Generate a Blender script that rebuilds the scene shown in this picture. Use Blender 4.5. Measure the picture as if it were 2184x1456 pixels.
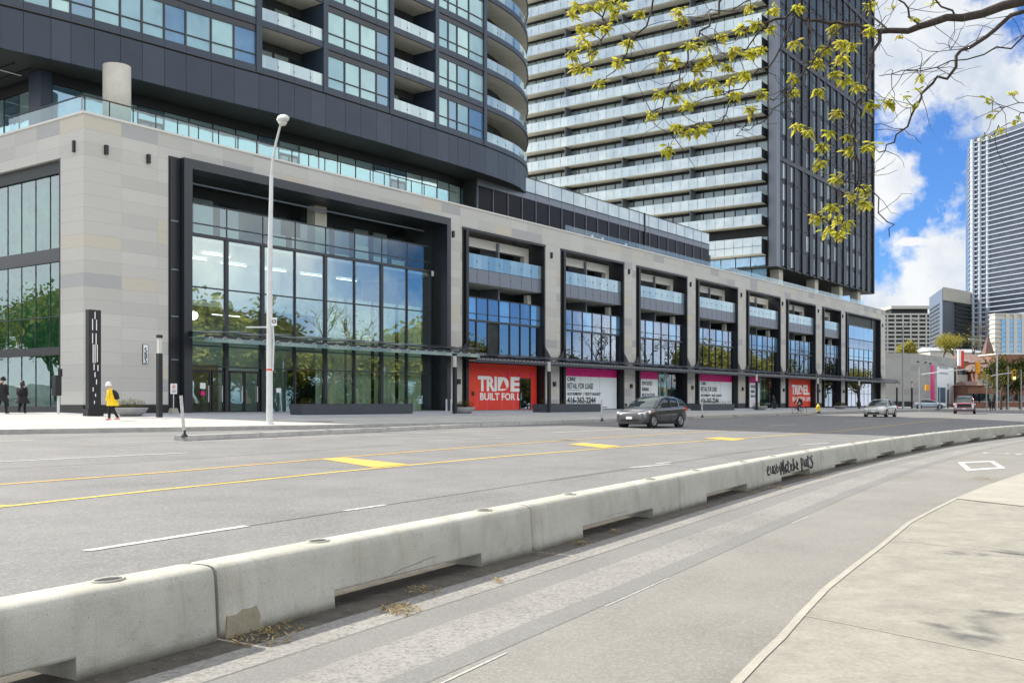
import bpy, bmesh, math, random
from mathutils import Vector, Matrix
R = math.radians
random.seed(7)
S = bpy.context.scene
for o in list(bpy.data.objects): bpy.data.objects.remove(o)
COL = S.collection
# ------------------------------------------------------------------ camera
F = 2200.0; CX = 1092.0; HY = 857.0
cd = bpy.data.cameras.new('camera'); cam = bpy.data.objects.new('camera', cd); COL.objects.link(cam)
cam.location = (0, 0, 1.6); cam.rotation_euler = (R(90), 0, 0)
cd.sensor_width = 36; cd.lens = 36*F/2184; cd.shift_y = (HY-728)/2184; cd.clip_end = 3000; cd.clip_start = .1
S.camera = cam
# ------------------------------------------------------------------ light
SUNEL = 45.0; SD = Vector((.874, -.4805)).normalized()      # SD = ground direction in which shadows fall
sd = bpy.data.lights.new('sun', 'SUN'); sd.energy = 3.7; sd.angle = R(.5); sd.color = (1, .94, .84)
sun = bpy.data.objects.new('sun', sd); COL.objects.link(sun)
sun.rotation_euler = Vector((SD.x, SD.y, -math.tan(R(SUNEL)))).to_track_quat('-Z', 'Y').to_euler()
W = bpy.data.worlds.new('World'); S.world = W; W.use_nodes = True
wn = W.node_tree; N = wn.nodes; Lk = wn.links; N.clear()
def node(nt, t, **kw):
    n = nt.nodes.new(t)
    for k, v in kw.items():
        if k.startswith('i_'): n.inputs[k[2:].replace('_', ' ')].default_value = v
        else: setattr(n, k, v)
    return n
def math_n(nt, op, a, b=None, clamp=False):
    n = nt.nodes.new('ShaderNodeMath'); n.operation = op; n.use_clamp = clamp
    for i, v in enumerate((a, b)):
        if v is None: continue
        if isinstance(v, (int, float)): n.inputs[i].default_value = v
        else: nt.links.new(v, n.inputs[i])
    return n.outputs[0]
def mix_n(nt, f, a, b, blend='MIX'):
    n = nt.nodes.new('ShaderNodeMix'); n.data_type = 'RGBA'; n.blend_type = blend
    for s, v in ((n.inputs[0], f), (n.inputs[6], a), (n.inputs[7], b)):
        if isinstance(v, (int, float)): s.default_value = v
        elif isinstance(v, (tuple, list)): s.default_value = (*v[:3], 1)
        else: nt.links.new(v, s)
    return n.outputs[2]
def ramp_n(nt, f, stops, interp='LINEAR'):
    n = nt.nodes.new('ShaderNodeValToRGB'); n.color_ramp.interpolation = interp
    e = n.color_ramp.elements
    while len(e) < len(stops): e.new(.5)
    for q, (p, c) in zip(e, stops): q.position = p; q.color = (*c, 1) if len(c) == 3 else c
    nt.links.new(f, n.inputs[0]); return n.outputs[0]
sky = node(wn, 'ShaderNodeTexSky', sky_type='NISHITA', sun_disc=False, sun_elevation=R(SUNEL), altitude=100, air_density=1.0, dust_density=.3, ozone_density=2.2)
sky.sun_rotation = math.atan2(-SD.x, -SD.y)
tc = node(wn, 'ShaderNodeTexCoord'); gen = tc.outputs['Generated']
nz = node(wn, 'ShaderNodeTexNoise', i_Scale=9.0, i_Detail=8.0, i_Roughness=.6); Lk.new(gen, nz.inputs['Vector'])
nz2 = node(wn, 'ShaderNodeTexNoise', i_Scale=2.2, i_Detail=9.0, i_Roughness=.58); Lk.new(gen, nz2.inputs['Vector'])
nz3 = node(wn, 'ShaderNodeTexNoise', i_Scale=26.0, i_Detail=7.0, i_Roughness=.6); Lk.new(gen, nz3.inputs['Vector'])
def blob(x, y, r, sy=1.0):
    d = Vector(((x-CX)/F, 1, (HY-y)/F)).normalized()
    sub = wn.nodes.new('ShaderNodeVectorMath'); sub.operation = 'SUBTRACT'; Lk.new(gen, sub.inputs[0]); sub.inputs[1].default_value = d
    mul = wn.nodes.new('ShaderNodeVectorMath'); mul.operation = 'MULTIPLY'; Lk.new(sub.outputs[0], mul.inputs[0]); mul.inputs[1].default_value = (1/r, 1/r, sy/r)
    ln = wn.nodes.new('ShaderNodeVectorMath'); ln.operation = 'LENGTH'; Lk.new(mul.outputs[0], ln.inputs[0])
    return math_n(wn, 'SUBTRACT', 1.0, ln.outputs['Value']), math_n(wn, 'LESS_THAN', ln.outputs['Value'], 1.6)
acc = None
for b in ((1930, 60, .075, 1), (2010, 150, .06, 1.5), (2140, 210, .055, 1), (1878, 395, .036, 1.1), (2050, 590, .06, 1.0), (1890, 660, .055, 1.9), (1980, 650, .06, 1.6), (1950, 515, .014, 2.6), (2120, 30, .018, 2)):
    v = blob(*b)[0]
    acc = v if acc is None else math_n(wn, 'MAXIMUM', acc, v)
m1 = math_n(wn, 'ADD', acc, math_n(wn, 'MULTIPLY', math_n(wn, 'SUBTRACT', nz3.outputs['Fac'], .5), 2.1))
m1 = math_n(wn, 'ADD', m1, math_n(wn, 'MULTIPLY', math_n(wn, 'SUBTRACT', nz.outputs['Fac'], .5), 1.2))
m1 = math_n(wn, 'MULTIPLY', math_n(wn, 'ADD', m1, .06), 2.6, True)
far = blob(1990, 380, .30)[0]
far = math_n(wn, 'SUBTRACT', 1.0, math_n(wn, 'MULTIPLY', far, 4.0, True))
m2 = math_n(wn, 'MULTIPLY', math_n(wn, 'SUBTRACT', nz2.outputs['Fac'], .42), 7.0, True)
m2 = math_n(wn, 'MULTIPLY', m2, far)
mask = math_n(wn, 'MAXIMUM', m1, m2)
skyc = mix_n(wn, 1.0, sky.outputs[0], (.28, .48, .80), 'MULTIPLY')
cl = ramp_n(wn, nz.outputs['Fac'], [(.36, (3.1, 3.5, 4.1)), (.56, (4.7, 4.8, 4.9))])
cl = mix_n(wn, far, cl, (10.2, 10.1, 9.8))  # clouds out of view made brighter to fill the shaded fronts
fin = mix_n(wn, mask, skyc, cl)
bg = node(wn, 'ShaderNodeBackground', i_Strength=.105); Lk.new(fin, bg.inputs[0])
wo = node(wn, 'ShaderNodeOutputWorld'); Lk.new(bg.outputs[0], wo.inputs[0])
S.view_settings.view_transform = 'Standard'; S.view_settings.look = 'None'; S.view_settings.exposure = .94; S.view_settings.gamma = 1
S.view_settings.use_curve_mapping = False
S.render.resolution_x = 1024; S.render.resolution_y = 682
S.cycles.max_bounces = 6; S.cycles.transparent_max_bounces = 12; S.cycles.glossy_bounces = 3; S.cycles.caustics_reflective = False; S.cycles.caustics_refractive = False
# ------------------------------------------------------------------ geometry of the place
SF, SR = .0089, .015
def gz(X, Y): return SF*Y - SR*X                         # the street rises gently away and to the left
def U(px, py, h=0.0):                                     # a point on the street surface (h above it)
    Z = (1.6-h)*F/(py-(821+.015*px+0.02)); return Vector(((px-CX)/F*Z, Z, gz((px-CX)/F*Z, Z)+h))
C0 = Vector((-22.85, 55.0)); D = Vector((.5838, .8119)); NN = Vector((.8119, -.5838)); ANG = math.atan2(D.y, D.x)
def BF(t, o, z=0.0): p = C0+D*t+NN*o; return Vector((p.x, p.y, z))
def bt(px, o=0.0):
    k = (px-CX)/F; return (k*(55-.5838*o)+22.85-.8119*o)/(.5838-.8119*k)
def bz(py, t, o=0.0): return 1.6+(HY-py)*(55+.8119*t-.5838*o)/F
# ------------------------------------------------------------------ materials
def newmat(name):
    m = bpy.data.materials.new(name); m.use_nodes = True; nt = m.node_tree
    return m, nt, nt.nodes['Principled BSDF']
def setin(nt, s, v):
    if isinstance(v, (int, float)): s.default_value = v
    elif isinstance(v, (tuple, list)): s.default_value = (*v[:3], 1)
    else: nt.links.new(v, s)
def P(name, c, r=.6, metal=0, spec=.5, coat=0, var=0, vs=3.0, bump=0, bs=40.0, emit=None, c2=None):
    m, nt, b = newmat(name)
    b.inputs['Roughness'].default_value = r; b.inputs['Metallic'].default_value = metal
    b.inputs['Specular IOR Level'].default_value = spec; b.inputs['Coat Weight'].default_value = coat
    tcn = node(nt, 'ShaderNodeTexCoord')
    if var or c2:
        n = node(nt, 'ShaderNodeTexNoise', i_Scale=vs, i_Detail=6.0, i_Roughness=.65); nt.links.new(tcn.outputs['Object'], n.inputs['Vector'])
        a = tuple(x*(1-var) for x in c); d = c2 or tuple(min(1, x*(1+var)) for x in c)
        col = ramp_n(nt, n.outputs['Fac'], [(.35, a), (.68, d)]); nt.links.new(col, b.inputs['Base Color'])
    else: b.inputs['Base Color'].default_value = (*c, 1)
    if bump:
        n = node(nt, 'ShaderNodeTexNoise', i_Scale=bs, i_Detail=5.0); nt.links.new(tcn.outputs['Object'], n.inputs['Vector'])
        bp = node(nt, 'ShaderNodeBump', i_Strength=bump, i_Distance=.02); nt.links.new(n.outputs['Fac'], bp.inputs['Height']); nt.links.new(bp.outputs[0], b.inputs['Normal'])
    if emit: b.inputs['Emission Color'].default_value = (*emit[0], 1); b.inputs['Emission Strength'].default_value = emit[1]
    return m
def asphalt(name, base, light, speck, fine=90.0, patch=.35, contrast=.5, rough=.85):
    m, nt, b = newmat(name); tcn = node(nt, 'ShaderNodeTexCoord'); ob = tcn.outputs['Object']
    mp = node(nt, 'ShaderNodeMapping'); mp.inputs['Rotation'].default_value = (0, 0, -R(60)); nt.links.new(ob, mp.inputs[0])
    mp2 = node(nt, 'ShaderNodeMapping'); mp2.inputs['Scale'].default_value = (.12, 1.3, 1); nt.links.new(mp.outputs[0], mp2.inputs[0])
    n1 = node(nt, 'ShaderNodeTexNoise', i_Scale=.55, i_Detail=5.0, i_Roughness=.6); nt.links.new(ob, n1.inputs['Vector'])
    n2 = node(nt, 'ShaderNodeTexNoise', i_Scale=1.2, i_Detail=5.0, i_Roughness=.65); nt.links.new(mp2.outputs[0], n2.inputs['Vector'])
    n3 = node(nt, 'ShaderNodeTexNoise', i_Scale=fine, i_Detail=3.0, i_Roughness=.8); nt.links.new(ob, n3.inputs['Vector'])
    v = node(nt, 'ShaderNodeTexVoronoi', i_Scale=fine*.8); nt.links.new(ob, v.inputs['Vector'])
    c = ramp_n(nt, n1.outputs['Fac'], [(.3, tuple(x*(1-patch*.35) for x in base)), (.7, tuple(x*(1+patch*.35) for x in base))])
    c = mix_n(nt, ramp_n(nt, n2.outputs['Fac'], [(.42, (0, 0, 0)), (.75, (.55, .55, .55))]), c, light)
    sp = ramp_n(nt, v.outputs['Color'], [(.45, (0, 0, 0)), (.9, (1, 1, 1))])
    c = mix_n(nt, math_n(nt, 'MULTIPLY', sp, contrast), c, speck)
    dk = ramp_n(nt, n3.outputs['Fac'], [(.32, (.45, .45, .45)), (.56, (1.0, 1.0, 1.0))])
    c = mix_n(nt, contrast*1.2 if contrast < .8 else 1.0, c, dk, 'MULTIPLY')
    nt.links.new(c, b.inputs['Base Color']); b.inputs['Roughness'].default_value = rough
    bp = node(nt, 'ShaderNodeBump', i_Strength=.45, i_Distance=.01); nt.links.new(n3.outputs['Fac'], bp.inputs['Height']); nt.links.new(bp.outputs[0], b.inputs['Normal'])
    return m
def concrete(name, c, var=.18, stain=(.28, .27, .24), scale=1.0, rough=.85, joint=None, fine=60.0, stainamt=.5, coord='Object', weather=False):
    m, nt, b = newmat(name); tcn = node(nt, 'ShaderNodeTexCoord'); ob = tcn.outputs[coord]
    n1 = node(nt, 'ShaderNodeTexNoise', i_Scale=1.3*scale, i_Detail=7.0, i_Roughness=.65); nt.links.new(ob, n1.inputs['Vector'])
    n2 = node(nt, 'ShaderNodeTexNoise', i_Scale=5.5*scale, i_Detail=8.0, i_Roughness=.75); nt.links.new(ob, n2.inputs['Vector'])
    n3 = node(nt, 'ShaderNodeTexNoise', i_Scale=fine, i_Detail=3.0); nt.links.new(ob, n3.inputs['Vector'])
    col = ramp_n(nt, n1.outputs['Fac'], [(.3, tuple(x*(1-var) for x in c)), (.7, tuple(min(1, x*(1+var)) for x in c))])
    col = mix_n(nt, math_n(nt, 'MULTIPLY', ramp_n(nt, n2.outputs['Fac'], [(.55, (0, 0, 0)), (.72, (1, 1, 1))]), stainamt), col, stain)
    col = mix_n(nt, .6, col, ramp_n(nt, n3.outputs['Fac'], [(.3, (.72, .72, .72)), (.6, (1, 1, 1))]), 'MULTIPLY')
    if weather:     # grime at the foot, rain streaks down the face, small pits
        sp_ = node(nt, 'ShaderNodeSeparateXYZ'); nt.links.new(ob, sp_.inputs[0])
        mps = node(nt, 'ShaderNodeMapping'); mps.inputs['Scale'].default_value = (7, 1, .7); nt.links.new(ob, mps.inputs[0])
        ns = node(nt, 'ShaderNodeTexNoise', i_Scale=1.3, i_Detail=5.0, i_Roughness=.7); nt.links.new(mps.outputs[0], ns.inputs['Vector'])
        col = mix_n(nt, math_n(nt, 'MULTIPLY', ramp_n(nt, ns.outputs['Fac'], [(.52, (0, 0, 0)), (.74, (1, 1, 1))]), .38), col, (.22, .21, .17))
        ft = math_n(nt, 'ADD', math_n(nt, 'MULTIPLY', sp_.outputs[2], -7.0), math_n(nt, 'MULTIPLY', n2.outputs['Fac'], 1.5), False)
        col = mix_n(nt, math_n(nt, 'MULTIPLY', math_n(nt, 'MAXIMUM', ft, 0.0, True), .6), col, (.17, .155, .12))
        vp = node(nt, 'ShaderNodeTexVoronoi', i_Scale=16.0); nt.links.new(ob, vp.inputs['Vector'])
        col = mix_n(nt, math_n(nt, 'MULTIPLY', math_n(nt, 'LESS_THAN', vp.outputs['Distance'], .085), .55), col, (.16, .15, .12))
        nb = node(nt, 'ShaderNodeTexNoise', i_Scale=2.6, i_Detail=4.0); nt.links.new(ob, nb.inputs['Vector'])
        col = mix_n(nt, .8, col, ramp_n(nt, nb.outputs['Fac'], [(.35, (.86, .85, .82)), (.6, (1.05, 1.05, 1.05))]), 'MULTIPLY')
    if joint:
        br = node(nt, 'ShaderNodeTexBrick', offset=0.0); br.inputs['Scale'].default_value = 1; br.inputs['Brick Width'].default_value = joint[0]; br.inputs['Row Height'].default_value = joint[1]
        br.inputs['Mortar Size'].default_value = .012; br.inputs['Color1'].default_value = (1, 1, 1, 1); br.inputs['Color2'].default_value = (.93, .93, .93, 1); br.inputs['Mortar'].default_value = (.55, .55, .55, 1)
        mp = node(nt, 'ShaderNodeMapping'); mp.inputs['Rotation'].default_value = (0, 0, -joint[2]); nt.links.new(ob, mp.inputs[0]); nt.links.new(mp.outputs[0], br.inputs['Vector'])
        col = mix_n(nt, 1.0, col, br.outputs[0], 'MULTIPLY')
    nt.links.new(col, b.inputs['Base Color']); b.inputs['Roughness'].default_value = rough
    bp = node(nt, 'ShaderNodeBump', i_Strength=.35, i_Distance=.01); nt.links.new(n3.outputs['Fac'], bp.inputs['Height']); nt.links.new(bp.outputs[0], b.inputs['Normal'])
    return m
def stone(name, w=2.3, h=.7, light=(.54, .53, .485), warm=(.56, .52, .43), grey=(.41, .41, .40)):
    m, nt, b = newmat(name); tcn = node(nt, 'ShaderNodeTexCoord')
    sx = node(nt, 'ShaderNodeSeparateXYZ'); nt.links.new(tcn.outputs['Object'], sx.inputs[0])
    u = math_n(nt, 'ADD', math_n(nt, 'ADD', sx.outputs[0], sx.outputs[1]), .02); z = sx.outputs[2]
    uu = math_n(nt, 'DIVIDE', u, w); zz = math_n(nt, 'DIVIDE', z, h)
    cmb = node(nt, 'ShaderNodeCombineXYZ'); nt.links.new(math_n(nt, 'FLOOR', uu), cmb.inputs[0]); nt.links.new(math_n(nt, 'FLOOR', zz), cmb.inputs[1])
    wn_ = node(nt, 'ShaderNodeTexWhiteNoise', noise_dimensions='2D'); nt.links.new(cmb.outputs[0], wn_.inputs['Vector'])
    col = ramp_n(nt, wn_.outputs['Value'], [(0, light), (.34, tuple(x*.93 for x in light)), (.55, tuple(x*1.05 for x in light)), (.72, warm), (.84, light), (.93, grey)], 'CONSTANT')
    mp = node(nt, 'ShaderNodeMapping'); mp.inputs['Scale'].default_value = (.6, .6, 9); nt.links.new(tcn.outputs['Object'], mp.inputs[0])
    n1 = node(nt, 'ShaderNodeTexNoise', i_Scale=1.6, i_Detail=6.0, i_Roughness=.7); nt.links.new(mp.outputs[0], n1.inputs['Vector'])
    col = mix_n(nt, 1.0, col, ramp_n(nt, n1.outputs['Fac'], [(.3, (.93, .93, .935)), (.7, (1.02, 1.02, 1.02))]), 'MULTIPLY')
    fu = math_n(nt, 'FRACT', uu); fz = math_n(nt, 'FRACT', zz)
    j = math_n(nt, 'MAXIMUM', math_n(nt, 'LESS_THAN', fu, .014/w), math_n(nt, 'LESS_THAN', fz, .018/h))
    col = mix_n(nt, math_n(nt, 'MULTIPLY', j, .45), col, (.22, .21, .2))
    nt.links.new(col, b.inputs['Base Color']); b.inputs['Roughness'].default_value = .8
    return m
def glass(name, tint, gloss, refl=(.9, .95, 1), rough=.0):
    m, nt, b = newmat(name); nt.nodes.remove(b); out = nt.nodes['Material Output']
    tr = node(nt, 'ShaderNodeBsdfTransparent'); tr.inputs[0].default_value = (*tint, 1)
    gl = node(nt, 'ShaderNodeBsdfGlossy'); gl.inputs['Color'].default_value = (*refl, 1); gl.inputs['Roughness'].default_value = rough
    fr = node(nt, 'ShaderNodeFresnel', i_IOR=1.5)
    tcn = node(nt, 'ShaderNodeTexCoord'); nn = node(nt, 'ShaderNodeTexNoise', i_Scale=.35, i_Detail=2.0); nt.links.new(tcn.outputs['Object'], nn.inputs['Vector'])
    bp = node(nt, 'ShaderNodeBump', i_Strength=.06, i_Distance=.12); nt.links.new(nn.outputs['Fac'], bp.inputs['Height']); nt.links.new(bp.outputs[0], gl.inputs['Normal'])
    ge = node(nt, 'ShaderNodeNewGeometry')
    fac = math_n(nt, 'MULTIPLY', math_n(nt, 'ADD', fr.outputs[0], gloss, True), math_n(nt, 'SUBTRACT', 1.0, ge.outputs['Backfacing']))
    mx = node(nt, 'ShaderNodeMixShader'); nt.links.new(fac, mx.inputs[0]); nt.links.new(tr.outputs[0], mx.inputs[1]); nt.links.new(gl.outputs[0], mx.inputs[2])
    nt.links.new(mx.outputs[0], out.inputs[0]); return m
def winglass(name, stops, gloss=.42, refl=(.85, .95, 1), rough=.02, freq=None):
    """closed glazing: a blind or dim room behind a reflecting pane; the colour behind differs from window to window"""
    m, nt, b = newmat(name); nt.nodes.remove(b); out = nt.nodes['Material Output']
    oi = node(nt, 'ShaderNodeObjectInfo')
    rnd = oi.outputs['Random']
    if freq:
        tcn = node(nt, 'ShaderNodeTexCoord'); sn = node(nt, 'ShaderNodeVectorMath', operation='DIVIDE'); nt.links.new(tcn.outputs['Object'], sn.inputs[0]); sn.inputs[1].default_value = freq
        fl = node(nt, 'ShaderNodeVectorMath', operation='FLOOR'); nt.links.new(sn.outputs[0], fl.inputs[0])
        w_ = node(nt, 'ShaderNodeTexWhiteNoise', noise_dimensions='3D'); nt.links.new(fl.outputs[0], w_.inputs['Vector']); rnd = w_.outputs['Value']
    col = ramp_n(nt, rnd, stops, 'CONSTANT')
    tcn = node(nt, 'ShaderNodeTexCoord')
    n1 = node(nt, 'ShaderNodeTexNoise', i_Scale=.5, i_Detail=3.0); nt.links.new(tcn.outputs['Object'], n1.inputs['Vector'])
    col = mix_n(nt, 1.0, col, ramp_n(nt, n1.outputs['Fac'], [(.3, (.8, .8, .82)), (.7, (1.1, 1.1, 1.08))]), 'MULTIPLY')
    df = node(nt, 'ShaderNodeBsdfDiffuse'); nt.links.new(col, df.inputs[0])
    gl = node(nt, 'ShaderNodeBsdfGlossy'); gl.inputs['Color'].default_value = (*refl, 1); gl.inputs['Roughness'].default_value = rough
    bp = node(nt, 'ShaderNodeBump', i_Strength=.15, i_Distance=.1); nt.links.new(n1.outputs['Fac'], bp.inputs['Height']); nt.links.new(bp.outputs[0], gl.inputs['Normal'])
    fr = node(nt, 'ShaderNodeFresnel', i_IOR=1.5); fac = math_n(nt, 'ADD', fr.outputs[0], gloss, True)
    mx = node(nt, 'ShaderNodeMixShader'); nt.links.new(fac, mx.inputs[0]); nt.links.new(df.outputs[0], mx.inputs[1]); nt.links.new(gl.outputs[0], mx.inputs[2])
    nt.links.new(mx.outputs[0], out.inputs[0]); return m
def leafmat(name, stops):
    m, nt, b = newmat(name); nt.nodes.remove(b); out = nt.nodes['Material Output']
    ge = node(nt, 'ShaderNodeNewGeometry'); col = ramp_n(nt, ge.outputs['Random Per Island'], stops)
    df = node(nt, 'ShaderNodeBsdfDiffuse'); tl = node(nt, 'ShaderNodeBsdfTranslucent'); mx = node(nt, 'ShaderNodeMixShader'); mx.inputs[0].default_value = .45
    nt.links.new(col, df.inputs[0]); nt.links.new(col, tl.inputs[0]); nt.links.new(df.outputs[0], mx.inputs[1]); nt.links.new(tl.outputs[0], mx.inputs[2]); nt.links.new(mx.outputs[0], out.inputs[0])
    return m
M = {}
M['road'] = asphalt('road_asphalt', (.150, .149, .145), (.19, .188, .18), (.31, .305, .29), 50, .6, .45)
M['lane'] = asphalt('lane_asphalt', (.20, .193, .173), (.235, .226, .205), (.31, .30, .27), 60, .5, .42)
M['lane_dark'] = asphalt('lane_seal', (.170, .168, .158), (.195, .19, .18), (.26, .26, .245), 70, .3, .4)
M['lane_rough'] = asphalt('lane_milled', (.25, .243, .222), (.30, .292, .27), (.12, .117, .11), 42, .5, .6)
M['walk'] = concrete('walk_concrete', (.43, .42, .385), joint=(3.0, 3.0, R(54)), scale=.5, stainamt=.15)
M['walk_near'] = concrete('near_concrete', (.262, .248, .208), var=.2, stain=(.17, .155, .12), scale=2.6, stainamt=.7, fine=32)
M['walk_pale'] = concrete('pale_concrete', (.34, .32, .27), var=.12, stain=(.28, .26, .2), scale=1.4, stainamt=.35, fine=70)
M['paver'] = concrete('grey_paver', (.40, .41, .43), joint=(1.2, .6, R(54)), scale=.7, stainamt=.2)
M['kerb'] = concrete('kerb_concrete', (.42, .41, .38), scale=2)
M['barrier'] = concrete('barrier_concrete', (.43, .425, .37), var=.13, stain=(.33, .315, .255), scale=1.2, stainamt=.5, fine=110, weather=True)
M['gutter'] = concrete('gutter_dirt_shade', (.075, .066, .052), var=.5, stain=(.16, .13, .09), scale=5, stainamt=.7)  # debris brown, kept dark to carry the barriers' shadow as well
M['brown'] = concrete('chipped_concrete', (.27, .24, .17), scale=6)
M['white'] = P('road_white', (.50, .50, .48), .7, var=.3, vs=9)
M['whitefade'] = P('worn_white', (.36, .355, .33), .8, var=.25, vs=20)
M['yellow'] = P('road_yellow', (.58, .36, .07), .7, var=.25, vs=9)
M['yellow2'] = P('road_yellow_bright', (.62, .44, .08), .7, var=.25, vs=9)
M['stone'] = stone('limestone_panels')
M['stone2'] = stone('grey_panels', 3.0, 1.1, (.36, .36, .34), (.38, .37, .34), (.31, .31, .3))
M['coping'] = P('pale_coping', (.66, .65, .60), .6)
M['dark'] = P('charcoal_metal', (.017, .021, .028), .4, spec=.6, var=.1)
M['black'] = P('black_metal', (.010, .011, .013), .45)
M['fascia'] = P('slate_panel', (.028, .043, .066), .42, spec=.4, var=.10, vs=.6)
M['fascia2'] = P('slate_panel_side', (.037, .054, .079), .42, spec=.4, var=.1, vs=.5)
M['farglass'] = P('far_glazing', (.10, .12, .16), .3, spec=.6, var=.3, vs=.15)
M['fin'] = P('black_fin', (.020, .028, .036), .45, spec=.3, var=.25, vs=.4)
M['stripe'] = P('grey_balcony_edge', (.40, .45, .52), .7)
M['steelblue'] = P('steel_trim', (.17, .19, .22), .4, metal=.3)
M['soffit'] = P('balcony_soffit', (.78, .76, .68), .8, var=.08, vs=1)
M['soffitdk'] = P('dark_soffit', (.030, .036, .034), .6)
M['colcon'] = P('smooth_concrete', (.55, .52, .44), .75, var=.07, vs=2)
M['lobbyglass'] = glass('lobby_glass', (.90, .98, .95), .33, (.76, .88, .90))
M['bayglass'] = glass('bay_glass', (.62, .70, .72), .42, (.56, .63, .76))
M['railglass'] = glass('rail_glass', (.70, .84, .86), .08, (.8, .93, 1.0))
M['frost'] = winglass('frosted_rail', [(0, (.52, .60, .62)), (.5, (.46, .55, .58))], .08, freq=(1.35, 1.35, 30))
M['railtint'] = winglass('tinted_rail', [(0, (.26, .38, .40)), (.4, (.34, .46, .47)), (.7, (.20, .32, .36))], .16, freq=(1.0, 9, 30))
M['win'] = winglass('window_pane', [(0, (.34, .52, .52)), (.22, (.18, .33, .40)), (.42, (.42, .60, .58)), (.6, (.09, .19, .33)), (.72, (.24, .40, .45)), (.88, (.36, .52, .53))], .12, (.58, .78, .86))
M['winblue'] = winglass('blue_pane', [(0, (.14, .28, .42))], .30, (.6, .8, 1))
M['windark'] = winglass('dark_pane', [(0, (.02, .03, .035)), (.5, (.05, .07, .07)), (.75, (.26, .32, .30))], .06)
M['winnight'] = P('dark_band_pane', (.006, .006, .010), .35, spec=.12)
M['terr'] = winglass('terrace_pane', [(0, (.30, .44, .45)), (.3, (.45, .58, .56)), (.55, (.10, .18, .25)), (.75, (.36, .50, .50))], .38, (.62, .85, .9))
M['slotpane'] = winglass('slot_pane', [(0, (.10, .15, .17)), (.35, (.34, .42, .41)), (.55, (.05, .08, .09)), (.75, (.28, .34, .34))], .10)
M['int_white'] = P('ceiling_white', (.80, .84, .80), .9)
M['int_wall'] = P('room_wall', (.60, .68, .64), .9, var=.2, vs=.4)
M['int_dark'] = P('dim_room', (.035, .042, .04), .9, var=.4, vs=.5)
M['int_wood'] = P('room_timber', (.34, .25, .15), .7, var=.3, vs=.8)
M['curtain_g'] = P('green_curtain', (.16, .28, .21), .9, var=.6, vs=.9)
M['curtain'] = P('curtain_cloth', (.66, .72, .54), .9, var=.1, vs=1)
M['leftglass'] = glass('left_glass', (.55, .78, .68), .15, (.75, .9, 1.0))
M['red'] = P('sign_red', (.72, .022, .015), .55, c2=(.80, .06, .008), vs=.12)
M['magenta'] = P('sign_magenta', (.72, .004, .20), .5)
M['signwhite'] = P('sign_white', (.80, .86, .88), .5)
M['letter'] = P('white_letter', (.88, .88, .86), .5)
M['ink'] = P('sign_ink', (.012, .02, .02), .5)
M['pinkink'] = P('sign_pink_ink', (.6, .25, .4), .5)
M['galv'] = P('painted_pole', (.62, .63, .62), .45, metal=.1, var=.08, vs=2)
M['galvdk'] = P('galvanised', (.36, .38, .39), .5, metal=.3)
M['lens'] = P('lamp_lens', (.55, .55, .50), .2)
M['planter'] = P('grey_bowl', (.36, .36, .35), .6, var=.1, vs=3)
M['planterdk'] = P('slate_planter', (.055, .062, .075), .5, var=.1)
M['bark'] = P('bark', (.075, .055, .042), .9, var=.4, vs=9, bump=.5, bs=30)
M['barkfg'] = P('young_bark', (.040, .030, .024), .85, var=.45, vs=25, bump=.6, bs=60)
M['leafy'] = leafmat('young_leaves', [(0, (.24, .25, .04)), (.4, (.50, .50, .06)), (.75, (.70, .66, .11)), (1, (.38, .30, .12))])
M['green1'] = leafmat('green_leaves', [(0, (.15, .155, .04)), (.5, (.31, .30, .07)), (1, (.46, .41, .11))])
M['green2'] = leafmat('spring_leaves', [(0, (.15, .13, .03)), (.5, (.32, .29, .05)), (1, (.38, .36, .10))])
M['shrub'] = leafmat('shrub_leaves', [(0, (.06, .09, .02)), (.5, (.14, .14, .03)), (1, (.26, .16, .05))])
M['dkgreen'] = leafmat('dark_leaves', [(0, (.02, .035, .012)), (1, (.06, .08, .02))])
M['soil'] = P('soil', (.04, .03, .02), .95)
M['straw'] = leafmat('dry_litter', [(0, (.16, .10, .04)), (.5, (.38, .29, .13)), (1, (.55, .47, .28))])
M['grass'] = P('grass', (.08, .13, .03), .9, var=.3, vs=2)
M['rubber'] = P('tyre_rubber', (.015, .015, .016), .8)
M['rim'] = P('alloy_rim', (.55, .56, .58), .3, metal=.7)
M['carglass'] = winglass('car_glass', [(0, (.03, .04, .04))], .03, (.7, .8, .8), rough=.02)
M['headlamp'] = P('headlamp_lens', (.75, .77, .78), .12, spec=.9)
M['amber'] = P('amber_lens', (.85, .30, .03), .2)
M['skin'] = P('skin', (.50, .30, .21), .6)
M['cloth_y'] = P('yellow_cloth', (.85, .56, .012), .8, var=.1, vs=9)
M['cloth_k'] = P('black_cloth', (.012, .012, .014), .85)
M['cloth_w'] = P('white_cloth', (.75, .74, .72), .85)
M['cloth_pink'] = P('pink_shoe', (.75, .25, .24), .7)
M['hair'] = P('dark_hair', (.02, .014, .01), .6)
M['brick'] = P('red_brick', (.25, .12, .08), .85, var=.2, vs=.7)
M['roofbr'] = P('brown_shingle', (.17, .105, .085), .85, var=.2, vs=1.2)
M['cream'] = P('cream_stucco', (.50, .49, .44), .8)
M['hydrant'] = P('hydrant_yellow', (.80, .62, .02), .5)
M['sigyel'] = P('signal_yellow', (.80, .36, .01), .5)
M['siggreen'] = P('signal_green_lit', (.5, .9, .3), .5, emit=((.55, 1, .35), 1.5))
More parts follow.
